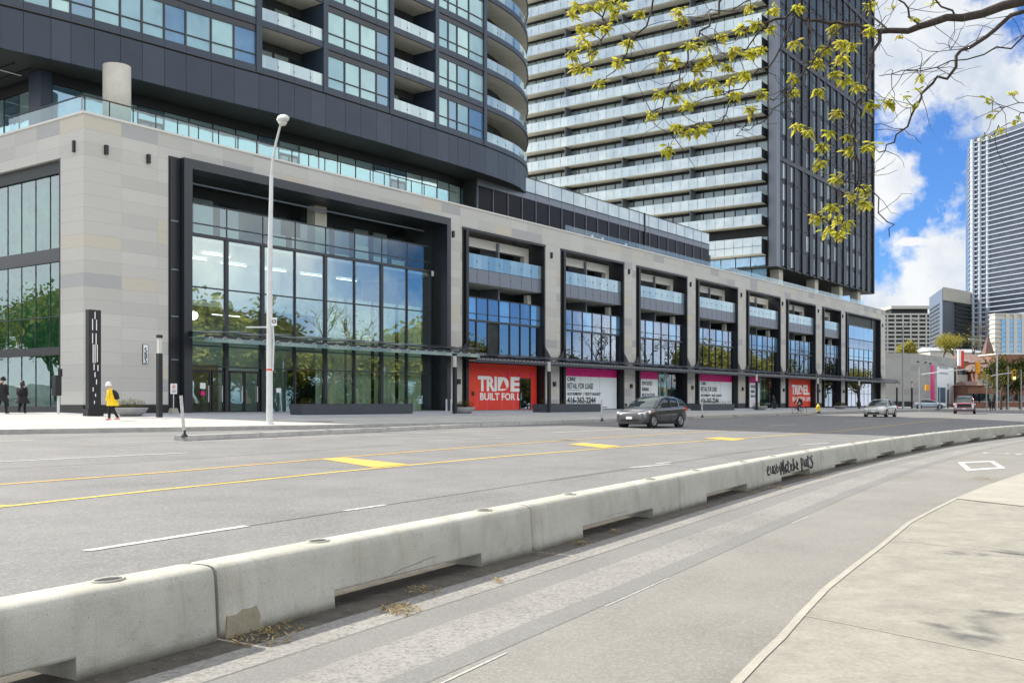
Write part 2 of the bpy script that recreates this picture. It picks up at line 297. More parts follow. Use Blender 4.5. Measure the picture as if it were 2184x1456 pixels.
# ------------------------------------------------------------------ mesh builder and scene tree
class MB:
    def __init__(s, fr=None): s.v = []; s.f = []; s.m = []; s.mats = []; s.fr = fr; s.sm = []; s.pc = []
    def mi(s, m):
        m = M[m] if isinstance(m, str) else m
        if m not in s.mats: s.mats.append(m)
        return s.mats.index(m)
    def add(s, vs, fs, m, smooth=False):
        b = len(s.v); s.v += [tuple(v) for v in vs]; i = s.mi(m); s.pc.append((b, len(s.v), len(s.f), len(s.f)+len(fs)))
        for f in fs: s.f.append([b+q for q in f]); s.m.append(i); s.sm.append(smooth)
        return s
    def quad(s, a, b, c, d, m): return s.add([a, b, c, d], [(0, 1, 2, 3)], m)
    def hexa(s, p, m):    # 8 points: 4 bottom ccw, 4 top
        return s.add(p, [(3, 2, 1, 0), (4, 5, 6, 7), (0, 1, 5, 4), (1, 2, 6, 5), (2, 3, 7, 6), (3, 0, 4, 7)], m)
    def box(s, x0, x1, y0, y1, z0, z1, m):
        x0, x1 = sorted((x0, x1)); y0, y1 = sorted((y0, y1)); z0, z1 = sorted((z0, z1))
        return s.hexa([(x0, y0, z0), (x1, y0, z0), (x1, y1, z0), (x0, y1, z0), (x0, y0, z1), (x1, y0, z1), (x1, y1, z1), (x0, y1, z1)], m)
    def bo(s, t0, t1, o0, o1, z0, z1, m):   # box in facade terms: t along the street front, o out towards the street
        f = s.fr; return s.box(t0-f.t, t1-f.t, -(o0-f.o), -(o1-f.o), z0-f.z, z1-f.z, m)
    def tube(s, pts, rad, m, n=8, caps=True, smooth=True):
        pts = [Vector(p) for p in pts]; rad = rad if isinstance(rad, (list, tuple)) else [rad]*len(pts)
        vs = []; prev = None
        for i, p in enumerate(pts):
            d = (pts[min(i+1, len(pts)-1)]-pts[max(i-1, 0)])
            if d.length < 1e-9: d = Vector((0, 0, 1))
            d.normalize()
            a = prev if prev is not None else (Vector((1, 0, 0)) if abs(d.x) < .9 else Vector((0, 1, 0)))
            a = (a-d*a.dot(d)); a = a.normalized() if a.length > 1e-6 else d.orthogonal().normalized(); prev = a; b = d.cross(a)
            for k in range(n):
                q = 2*math.pi*k/n; vs.append(p+(a*math.cos(q)+b*math.sin(q))*rad[i])
        fs = [(i*n+k, i*n+(k+1) % n, (i+1)*n+(k+1) % n, (i+1)*n+k) for i in range(len(pts)-1) for k in range(n)]
        s.add(vs, fs, m, smooth)
        if caps: s.add(vs[:n], [tuple(range(n-1, -1, -1))], m); s.add(vs[-n:], [tuple(range(n))], m)
        return s
    def lathe(s, prof, m, n=24, c=(0, 0, 0), sx=1, sy=1):
        vs = [(c[0]+r*math.cos(2*math.pi*k/n)*sx, c[1]+r*math.sin(2*math.pi*k/n)*sy, c[2]+z) for r, z in prof for k in range(n)]
        fs = [(i*n+k, i*n+(k+1) % n, (i+1)*n+(k+1) % n, (i+1)*n+k) for i in range(len(prof)-1) for k in range(n)]
        return s.add(vs, fs, m, True)
    def loft(s, rings, m, closed=True, caps=True, smooth=True):
        n = len(rings[0]); vs = [p for r in rings for p in r]; e = n if closed else n-1
        fs = [(i*n+k, i*n+(k+1) % n, (i+1)*n+(k+1) % n, (i+1)*n+k) for i in range(len(rings)-1) for k in range(e)]
        s.add(vs, fs, m, smooth)
        if caps: s.add(rings[0], [tuple(range(n-1, -1, -1))], m); s.add(rings[-1], [tuple(range(n))], m)
        return s
    def prism(s, poly, z0, z1, m):
        n = len(poly); vs = [(x, y, z0) for x, y in poly]+[(x, y, z1) for x, y in poly]
        return s.add(vs, [tuple(range(n-1, -1, -1)), tuple(range(n, 2*n))]+[(k, (k+1) % n, n+(k+1) % n, n+k) for k in range(n)], m)
    def clusters(s):
        B = []
        for v0, v1, f0, f1 in s.pc:
            p = s.v[v0:v1]; lo = [min(q[i] for q in p) for i in range(3)]; hi = [max(q[i] for q in p) for i in range(3)]; B.append((lo, hi, max(hi[i]-lo[i] for i in range(3))))
        n = len(B); par = list(range(n))
        def find(i):
            while par[i] != i: par[i] = par[par[i]]; i = par[i]
            return i
        for i in range(n):
            for j in range(i+1, n):
                g = max(max(B[i][0][k]-B[j][1][k], B[j][0][k]-B[i][1][k]) for k in range(3))
                if g < .06+.10*min(2.0, max(B[i][2], B[j][2])): par[find(i)] = find(j)
        out = {}
        for i in range(n): out.setdefault(find(i), []).append(i)
        return list(out.values())
    def build(s, name, parent=None, label=None, cat=None, group=None, kind=None, loc=None):
        if parent and not kind and 1 < len(s.pc) <= 160 and name not in ('crown', 'branches', 'trunk', 'shrub', 'grip', 'canopy_bracket', 'lettering', 'small_print'):
            cl_ = s.clusters()
            if 1 < len(cl_) <= 45:
                first = None
                for c_ in cl_:
                    t_ = MB(s.fr)
                    for i in c_:
                        v0, v1, f0, f1 = s.pc[i]; b_ = len(t_.v); t_.v += s.v[v0:v1]
                        for k in range(f0, f1): t_.f.append([q-v0+b_ for q in s.f[k]]); t_.m.append(t_.mi(s.mats[s.m[k]])); t_.sm.append(s.sm[k])
                    o_ = t_.build(name, parent, loc=loc); first = first or o_
                return first
        me = bpy.data.meshes.new(name); me.from_pydata(s.v, [], s.f)
        for q in s.mats: me.materials.append(q)
        me.polygons.foreach_set('material_index', s.m); me.polygons.foreach_set('use_smooth', s.sm)
        me.update(); o = bpy.data.objects.new(name, me); COL.objects.link(o)
        if parent: o.parent = parent
        if loc: o.location = loc
        tag(o, label, cat, group, kind); return o
def tag(o, label=None, cat=None, group=None, kind=None):
    if label: o['label'] = label
    if cat: o['category'] = cat
    if group: o['group'] = group
    if kind: o['kind'] = kind
    return o
def thing(name, loc, rz=0, label=None, cat=None, group=None):
    o = bpy.data.objects.new(name, None); COL.objects.link(o); o.location = loc; o.rotation_euler = (0, 0, rz); o.empty_display_size = .3
    return tag(o, label, cat, group)
def kids(o): return [c for c in bpy.data.objects if c.parent == o]
def copytree(o, parent=None):
    c = o.copy(); COL.objects.link(c); c.parent = parent
    for ch in kids(o): copytree(ch, c)
    return c
class Fr:
    def __init__(s, t, o, z): s.t, s.o, s.z = t, o, z
    def root(s, name, label, cat, group=None): s.r = thing(name, BF(s.t, s.o, s.z), ANG, label, cat, group); return s.r
    def L(s, t, o, z): return (t-s.t, -(o-s.o), z-s.z)
def textmesh(txt, size, m, bold=0.0, ext=.006, sx=1.0, shear=0.0, spacing=1.0, fit=None):
    cu = bpy.data.curves.new('t', 'FONT'); cu.body = txt; cu.size = size; cu.extrude = ext; cu.offset = bold; cu.shear = shear; cu.space_character = spacing; cu.resolution_u = 3
    ob = bpy.data.objects.new('t', cu); COL.objects.link(ob); dg = bpy.context.evaluated_depsgraph_get(); dg.update()
    me = bpy.data.meshes.new_from_object(ob.evaluated_get(dg)); bpy.data.objects.remove(ob); bpy.data.curves.remove(cu)
    me.materials.clear(); me.materials.append(M[m])
    if fit: x_ = [v.co.x for v in me.vertices]; sx = fit/(max(x_)-min(x_))
    for v in me.vertices: v.co = (v.co.x*sx, -v.co.z, v.co.y)     # stands upright, faces -y
    return me
def text(name, txt, size, m, parent, loc, **kw):
    me = textmesh(txt, size, m, **kw); me.name = name; o = bpy.data.objects.new(name, me); COL.objects.link(o); o.parent = parent; o.location = loc; return o
#@@SETTING
# ------------------------------------------------------------------ the ground
def strip(pts, off0, off1, dz, m, name=None, mb=None, sub=3.0):
    """ribbon laid on the street beside a polyline of ground points; offsets are to the right of its direction"""
    mb = mb or MB(); out = []
    P2 = [Vector((p[0], p[1])) for p in pts]; dens = []
    for a, b in zip(P2, P2[1:]):
        n = max(1, int((b-a).length/sub)); dens += [a.lerp(b, i/n) for i in range(n)]
    dens.append(P2[-1]); nrm = []
    for i in range(len(dens)):
        d = (dens[min(i+1, len(dens)-1)]-dens[max(i-1, 0)]).normalized(); nrm.append(Vector((d.y, -d.x)))
    vs = []
    for p, n in zip(dens, nrm):
        for o in (off0, off1):
            q = p+n*o; vs.append((q.x, q.y, gz(q.x, q.y)+dz))
    mb.add(vs, [(2*i+1, 2*i+3, 2*i+2, 2*i) for i in range(len(dens)-1)], m)
    return mb
def polyg(pts, dz, m, mb=None):
    mb = mb or MB(); return mb.add([(x, y, gz(x, y)+dz) for x, y in pts], [tuple(range(len(pts)))], m)
g = MB()
xs = [-900, -300, -120, -60, 0, 60, 120, 300, 900, 1500]; ys = [-300, -100, -30, 0, 30, 60, 100, 200, 400, 800, 1500]
for a, b in zip(xs, xs[1:]):
    for c, d in zip(ys, ys[1:]): g.quad(*[(x, y, gz(x, y)-.004) for x, y in ((a, c), (b, c), (b, d), (a, d))], 'road')
g.build('ground', kind='structure')
BARP = [(-8.2, -5.2), (-3.96, 2.68), (-1.84, 6.58), (.236, 10.42), (2.36, 14.42), (4.50, 18.42), (6.72, 22.36), (9.02, 26.25), (11.4, 30.10), (13.85, 33.95), (16.4, 37.75), (19.05, 41.45), (21.8, 45.1), (24.7, 48.7), (27.7, 52.2), (60, 88)]
KERBP = [(-2.2, -4.0), (-.75, .5)]+[tuple(U(x, y, .13)[:2]) for x, y in ((1560, 1456), (1612, 1402), (1656, 1361), (1706, 1305), (1756, 1254), (1812, 1210), (1871, 1166), (1935, 1114), (1990, 1085), (2036, 1063), (2105, 1035), (2184, 1008))]+[(16.8, 30.5), (33, 50), (66, 90)]
def curb_line(o_extra=0): return [(-44, 3), (-26, 23.8), (-16.7, 33.6), (-12, 38.3), (-6.2, 44.8), (.4, 52.4), (8.0, 64.2), (17.6, 81.5), (30, 102), (41.5, 121), (60, 149), (80, 178)]
# cycle track surface
def between(A, B, dz, m, n=60):
    def samp(L):
        L = [Vector(p) for p in L]; ds = [0]
        for a, b in zip(L, L[1:]): ds.append(ds[-1]+(b-a).length)
        out = []
        for i in range(n+1):
            s = ds[-1]*i/n; k = max(j for j in range(len(ds)) if ds[j] <= s+1e-9); k = min(k, len(L)-2); out.append(L[k].lerp(L[k+1], (s-ds[k])/(ds[k+1]-ds[k])))
        return out
    a, b = samp(A), samp(B); vs = []
    for p, q in zip(a, b): vs += [(p.x, p.y, gz(p.x, p.y)+dz), (q.x, q.y, gz(q.x, q.y)+dz)]
    return MB().add(vs, [(2*i+1, 2*i+3, 2*i+2, 2*i) for i in range(n)], m)
between(BARP, KERBP, 0.0, 'lane').build('cycle_lane', kind='structure')
mb = strip(BARP, .15, .62, .0022, 'lane_rough'); strip(BARP, .60, .95, .0022, 'lane_dark', mb=mb); strip(BARP, .95, 1.42, .0022, 'lane_rough', mb=mb); strip(BARP, 1.42, 1.64, .0022, 'lane_dark', mb=mb)
mb.build('lane_surface_bands', kind='structure')
# right hand sidewalk
kp = [Vector(p) for p in KERBP]
mb = strip(KERBP, 0, 30, .13, 'walk_near', sub=1.0); mb.build('near_sidewalk', kind='structure')
mb = strip(KERBP, -.012, .05, .135, 'walk_pale')
strip(KERBP, -.012, -.006, .135, 'kerb', mb=mb)
P2 = []
for a, b in zip(KERBP, KERBP[1:]):
    mb.quad((a[0], a[1], gz(*a)-.02), (b[0], b[1], gz(*b)-.02), (b[0], b[1], gz(*b)+.135), (a[0], a[1], gz(*a)+.135), 'walk_pale')
mb.build('near_kerb', kind='structure')
mb = MB()
for k, (a, c_, b) in enumerate(tuple(tuple(tuple(U(x_, y_, .13)[:2]) for x_, y_ in q_) for q_ in (((1885, 1149), (2060, 1168), (2300, 1195)), ((1718, 1312), (1880, 1345), (2300, 1430)), ((2036, 1063), (2184, 1080), (2300, 1092))))):
    strip([a, b], 0, .016, .133, 'walk_pale', mb=mb)
mb.build('sidewalk_joint', kind='structure')
a, b = (5.55, 14.05), (7.3, 16.9)
MB().add([(x, y, gz(x, y)+.139) for x, y in [tuple(U(x_, y_, .13)[:2]) for x_, y_ in ((2040, 1064), (2184, 1080), (2600, 1110), (2600, 960), (2186, 1009), (2106, 1036))]], [tuple(range(6))], 'walk_pale').build('pale_sidewalk_slab', kind='structure')
# far sidewalk
CL = curb_line()
mb = MB(); n = []
fl = [Vector(p) for p in CL]; vs = []
back = [BF(tt, -3)[:2] for tt in (-40, -26, -8, 0, 6, 18, 32, 55, 80, 105, 150, 185)]
for p, q in zip(CL, back): vs += [(p[0], p[1], gz(*p)+.15), (q[0], q[1], gz(*q)+.15)]
mb.add(vs, [(2*i+1, 2*i+3, 2*i+2, 2*i) for i in range(len(CL)-1)], 'walk'); mb.build('far_sidewalk', kind='structure')
mb = MB()
for a, b in zip(CL, CL[1:]): mb.quad((a[0], a[1], gz(*a)-.02), (b[0], b[1], gz(*b)-.02), (b[0], b[1], gz(*b)+.154), (a[0], a[1], gz(*a)+.154), 'kerb')
strip(CL, -.2, 0, .154, 'kerb', mb=mb); mb.build('far_kerb', kind='structure')
front = [BF(tt, oo)[:2] for tt, oo in ((-14, 0), (-2, .5), (0, 11.0), (25, 10.6), (60, 10.2), (100, 9.6), (148, 9))]; bk = [BF(tt, -2)[:2] for tt in (-14, -3, 0, 25, 60, 100, 148)]
vs = []
for p, q in zip(front, bk): vs += [(p[0], p[1], gz(*p)+.156), (q[0], q[1], gz(*q)+.156)]
MB().add(vs, [(2*i+1, 2*i+3, 2*i+2, 2*i) for i in range(len(front)-1)], 'paver').build('paved_forecourt', kind='structure')
# markings
def w2(*pp): return [U(x, y)[:2] for x, y in pp]
L2 = w2((-140, 1098), (0, 1080.5), (346, 1043.4), (730, 1004.7), (1060, 974), (1400, 947), (1600, 932.5), (1788, 919), (2042, 891)); L1 = w2((-140, 1044), (0, 1032.7), (346, 1007), (666, 980), (1000, 953.5), (1203, 938.5), (1445, 923.5), (1650, 912))
mb = MB(); strip(L2, -.055, .055, .0025, 'yellow2', mb=mb); strip(L1, -.055, .055, .0025, 'yellow', mb=mb)
for q in (((688, 979), (735, 975.5), (872, 990), (800, 997)), ((1212, 947), (1245, 944), (1325, 951), (1285, 955)), ((1500, 934), (1535, 932), (1592, 936), (1562, 939.5)), ((-60, 1083), (-20, 1078), (30, 1076), (10, 1080))):
    polyg(w2(*q), .0045, 'yellow', mb)
mb.build('yellow_lane_lines', kind='structure')
mb = MB()
for a, b, wd in (((-100, 989), (402, 965), .055), ((183, 1174), (525, 1121), .055), ((735, 1088.5), (822, 1076), .04), ((1345, 997), (1430, 989), .05), ((915, 940), (1075, 934), .05), ((1705, 948.5), (1770, 944), .06), ((1400, 988), (1430, 985.5), .05), ((380, 942.5), (1200, 912), .05), ((1180, 922), (1330, 915), .07), ((1640, 907.5), (1700, 904.5), .07), ((1800, 899), (1850, 897), .08), ((2130, 884), (2184, 882), .12), ((220, 944), (420, 939), .04), ((-60, 944), (70, 938), .05)):
    strip(w2(a, b), -wd, wd, .0028, 'white', mb=mb)
for a_, b_ in (((930, 1462), (1080, 1392)), ((1290, 1293), (1427, 1232)), ((1690, 1116), (1724, 1101))): strip(w2(a_, b_), -.010, .010, .0035, 'whitefade', mb=mb)
mb.build('white_lane_lines', kind='structure')
mb = MB()
dq = [Vector(p) for p in w2((2042.5, 985.6), (2118, 982), (2145, 998), (2062, 1003.6))]; c = sum(dq, Vector((0, 0)))/4
vs = [(p.x, p.y, gz(p.x, p.y)+.004) for p in dq]+[(*(c.lerp(p, .72)), gz(*c.lerp(p, .72))+.004) for p in dq]
mb.add(vs, [(k, (k+1) % 4, 4+(k+1) % 4, 4+k) for k in range(4)], 'white')
bc = Vector(w2((2160, 968))[0]); dd = Vector((.6, .8)); nn = Vector((.8, -.6))
def ringg(c, r, w):
    vs = []
    for k in range(17):
        for rr in (r, r-w): q = c+dd*(math.cos(k*math.pi/8)*rr)+nn*(math.sin(k*math.pi/8)*rr); vs.append((q.x, q.y, gz(q.x, q.y)+.004))
    mb.add(vs, [(2*i, 2*i+1, 2*i+3, 2*i+2) for i in range(16)], 'white')
ringg(bc-dd*0+nn*.45, .38, .09); ringg(bc-nn*.45, .38, .09)
strip([tuple(bc-nn*.45), tuple(bc+dd*.6-nn*.1), tuple(bc+nn*.45)], -.04, .04, .004, 'white', mb=mb)
strip([tuple(bc-nn*.1), tuple(bc+dd*.75+nn*.3)], -.04, .04, .005, 'white', mb=mb)
mb.build('cycle_lane_symbols', kind='structure')
# thin tar seams on the road
mb = MB()
for q in (((525, 1121), (735, 1089), (980, 1052), (1340, 998)), ((0, 1000), (430, 976), (900, 945)), ((200, 1060), (560, 1018), (1000, 985)), ((1180, 1024), (1600, 962)), ((0, 955), (300, 948)), ((1500, 972), (1780, 942))):
    strip(w2(*q), -.018, .018, .0015, 'lane_dark', mb=mb)
mb.build('road_seams', kind='structure')
#@@PODIUM
# ------------------------------------------------------------------ podium building
FB = Fr(0, 0, .8); pod = FB.root('podium_building', 'pale limestone podium building with tall black framed bays along the street', 'building')
BAYS = [(32.4, 44.1), (46.6, 58.1), (60.6, 72.1), (74.3, 85.8), (88.4, 99.6), (101.7, 113.0), (115.9, 124.1), (126.4, 144.4)]
E0, E1 = 5.3, 30.6
TOPZ = 17.0; OT = 15.35
w = MB(FB)
w.bo(0, E0, -.6, 0, .3, OT, 'stone'); w.bo(E1, BAYS[0][0], -.6, 0, .3, OT, 'stone')
for (a, b), (c, d) in zip(BAYS, BAYS[1:]): w.bo(b, c, -.6, 0, 5.6, OT, 'stone'); w.bo(b+.12, c-.12, -.6, -.02, .3, 5.6, 'stone')
w.bo(BAYS[-1][1], 147.5, -.6, 0, .3, OT, 'stone')
w.bo(0, 147.5, -.6, 0, OT, TOPZ, 'stone')
# left return: a stone pier, header above, glass beyond
w.bo(0, .6, -2.2, -.6, .3, 14.9, 'stone'); w.bo(0, .6, -60, -.6, 14.9, TOPZ, 'stone')
w.bo(146.9, 147.5, -40, -.6, .3, TOPZ, 'stone')
w.build('wall', pod)
c = MB(FB); c.bo(-.06, 147.56, -.55, .06, TOPZ, TOPZ+.12, 'coping'); c.bo(-.06, .66, -60, -.55, TOPZ, TOPZ+.12, 'coping'); c.build('coping', pod)
pl = MB(FB)
for a, b in [(0, E0), (E1, BAYS[0][0])]+[(b+.25, c_-.25) for (a_, b), (c_, d_) in zip(BAYS, BAYS[1:])]+[(144.4, 147.5)]:
    pl.bo(a-.01, b+.01, -.3, .03, .3, 1.45, 'black')
pl.bo(-.03, -.0, -2.2, 0, .3, 1.45, 'black'); pl.build('plinth', pod)
rf = MB(FB); rf.bo(.6, 31, -9, -.6, 16.3, 16.95, 'colcon'); rf.bo(31, 146.9, -9, -3.4, 16.3, 16.95, 'colcon'); rf.bo(.6, 146.9, -60, -9, 16.3, 16.95, 'colcon')
rf.build('roof', pod)
it = MB(FB)
it.bo(E0+.3, E1-.2, -9.0, -8.6, .3, 16.3, 'int_wall'); it.bo(E0+.3, E1-.2, -8.6, -1.0, 11.35, 11.75, 'int_white'); it.bo(E0+.3, E1-.2, -8.6, -.9, .5, .9, 'colcon')
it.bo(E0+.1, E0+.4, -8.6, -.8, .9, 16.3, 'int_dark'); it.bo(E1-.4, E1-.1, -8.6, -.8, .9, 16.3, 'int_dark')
it.bo(16, 21, -8.6, -8.2, 8.6, 11.35, 'int_white')
it.bo(E0+.5, E1-.5, -8.55, -5.4, 7.9, 8.3, 'int_white')
for a, b, m in ((7, 10, 'int_dark'), (12, 15.5, 'int_wood'), (22, 27, 'int_dark')): it.bo(a, b, -8.58, -8.45, .9, 4.2, m)
it.build('lobby_interior', pod)
M['lobbyglow'] = P('lobby_glow', (.9, .9, .85), .5, emit=((.95, 1, .95), 2.6))
for a in (7.5, 11.2, 14.9, 18.6, 22.3, 26.0):
    for o_, z_ in (((-4.6, 11.2), (-7.0, 11.2), (-3.6, 7.2)) if a < 12 else ((-7.4, 11.2),)): MB(FB).bo(a, a+2.2, o_-.04, o_+.04, z_, z_+.04, 'lobbyglow').build('fill_strip_light', pod)  # the ceiling strips' glow is added to brighten the lobby
for a, z_ in ((8.0, 6.3), (8.7, 6.9)):
    x_ = FB.L(a, -2.2, z_); MB(FB).lathe([(0, -.28), (.2, -.2), (.28, 0), (.2, .2), (0, .28)], 'lobbyglow', 16, x_).build('pendant_lamp', pod)
# entrance bay frame
fm = MB(FB)
fm.bo(E0, E0+.75, -.9, .04, .4, 15.75, 'black'); fm.bo(E0+.78, E0+1.35, -.9, .42, .4, 15.75, 'dark'); fm.bo(E1-.55, E1-.1, -.9, .42, .4, 15.2, 'dark'); fm.bo(E1-.1, E1+.12, -.9, .05, .4, 15.75, 'black')
fm.bo(E0+1.35, E1-.1, -.9, .42, 15.2, 15.75, 'dark')
for z in (4, 6.5, 9.2, 12.0): fm.bo(E0+.08, E0+.66, .04, .09, z, z+.08, 'steelblue')
for tt in (E0+.08, E0+.62): fm.bo(tt, tt+.05, .04, .10, .5, 15.6, 'dark')
fm.build('entrance_frame', pod)
MT = [bt(x, -.8) for x in (400, 483, 560, 629, 694, 756, 814, 868, 918)]
cw = MB(FB)
for i, t in enumerate(MT):
    wd = .13 if i in (1, 2, 4, 6) else .05
    if i in (0, 8): wd = .06
    cw.bo(t-wd, t+wd, -1.02, -.74, .9, 11.7, 'dark')
for z, h in ((11.62, .18), (8.5, .06), (12.3, .05), (3.75, .07), (13.5, .06), (5.0, .05)): cw.bo(MT[0], MT[-1], -.98, -.7, z-h/2, z+h/2, 'dark')
cw.build('curtain_wall_frame', pod)
for i, (a, b) in enumerate(zip(MT, MT[1:])):
    for z0, z1 in ((3.8, 8.47), (8.53, 11.53)): MB(FB).bo(a+.05, b-.05, -.86, -.83, z0, z1, 'lobbyglass').build('window_pane', pod)
    if i > 1: MB(FB).bo(a+.05, b-.05, -.86, -.83, .95, 3.72, 'lobbyglass').build('window_pane', pod)
    MB(FB).bo(a+.03, b-.03, -.80, -.77, 11.72, 13.47, 'railglass').bo(a-.025, a+.025, -.83, -.74, 11.7, 13.5, 'dark').build('balcony_glass', pod)
# doors at the entrance
for a, b, full in ((MT[0]+.25, MT[0]+1.7, 1), (MT[0]+1.8, MT[1]-.15, 1), (MT[1]+.25, (MT[1]+MT[2])/2-.02, 0), ((MT[1]+MT[2])/2+.02, MT[2]-.25, 0)):
    dz = MB(FB)
    for q in ((a, a+.09), (b-.09, b)): dz.bo(*q, -.92, -.82, .92, 3.55, 'black')
    dz.bo(a+.09, b-.09, -.92, -.82, 3.4, 3.55, 'black'); dz.bo(a+.09, b-.09, -.92, -.82, .92, 1.05, 'black'); dz.bo(a+.09, b-.09, -.88, -.86, 1.05, 3.4, 'lobbyglass')
    d_ = dz.build('door', pod); MB(FB).bo(b-.22, b-.17, -.8, -.76, 1.6, 2.6, 'galv').build('handle', d_)
nt_ = MB(FB); nt_.bo(MT[0]+.9, MT[0]+1.3, -.81, -.80, 2.4, 2.75, 'signwhite'); nt_.bo(MT[0]+.95, MT[0]+1.25, -.81, -.80, 2.0, 2.25, 'magenta'); nt_.bo(MT[3]-1.6, MT[3]-1.2, -.81, -.80, 2.2, 2.5, 'signwhite'); nt_.build('door_notice', pod)
# curtains behind the right half of the lobby glass
for a, b in ((MT[4]-.2, MT[5]-.2), (MT[5], MT[6]-.3), (MT[6], MT[7]-.5), (MT[7]-.1, MT[8]-.2)):
    cu = MB(FB); n = 44; vs = []
    for i in range(n+1):
        t = a+(b-a)*i/n; o = -1.55+.09*math.sin(i*1.55)+.03*math.sin(i*4.1)
        vs += [FB.L(t, o, .95), FB.L(t, o, 8.9)]
    cu.add(vs, [(2*i, 2*i+2, 2*i+3, 2*i+1) for i in range(n)], 'curtain', True); cu.build('curtain', pod)
# upper loggia of the entrance bay
lg = MB(FB); lg.bo(MT[0], MT[-1], -4.0, -3.8, 11.75, 16.3, 'black'); lg.bo(bt(672, -2), bt(697, -2), -2.8, -2.0, 11.75, 15.2, 'colcon')
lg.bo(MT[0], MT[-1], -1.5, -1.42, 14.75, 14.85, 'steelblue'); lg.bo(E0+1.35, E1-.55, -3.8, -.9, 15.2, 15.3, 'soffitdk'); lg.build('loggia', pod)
random.seed(3)
for k in range(11):
    a = MT[0]+.6+k*2.05
    if 13.6 < a < 15.5: continue
    f = MB(FB); f.bo(a, a+1.5, -3.79, -3.74, 12.0, 14.5, 'windark'); f.bo(a, a+1.5, -3.74, -3.72, 12.0, 12.0+random.uniform(.4, 1.5), 'int_white'); f.build('loggia_window', pod)
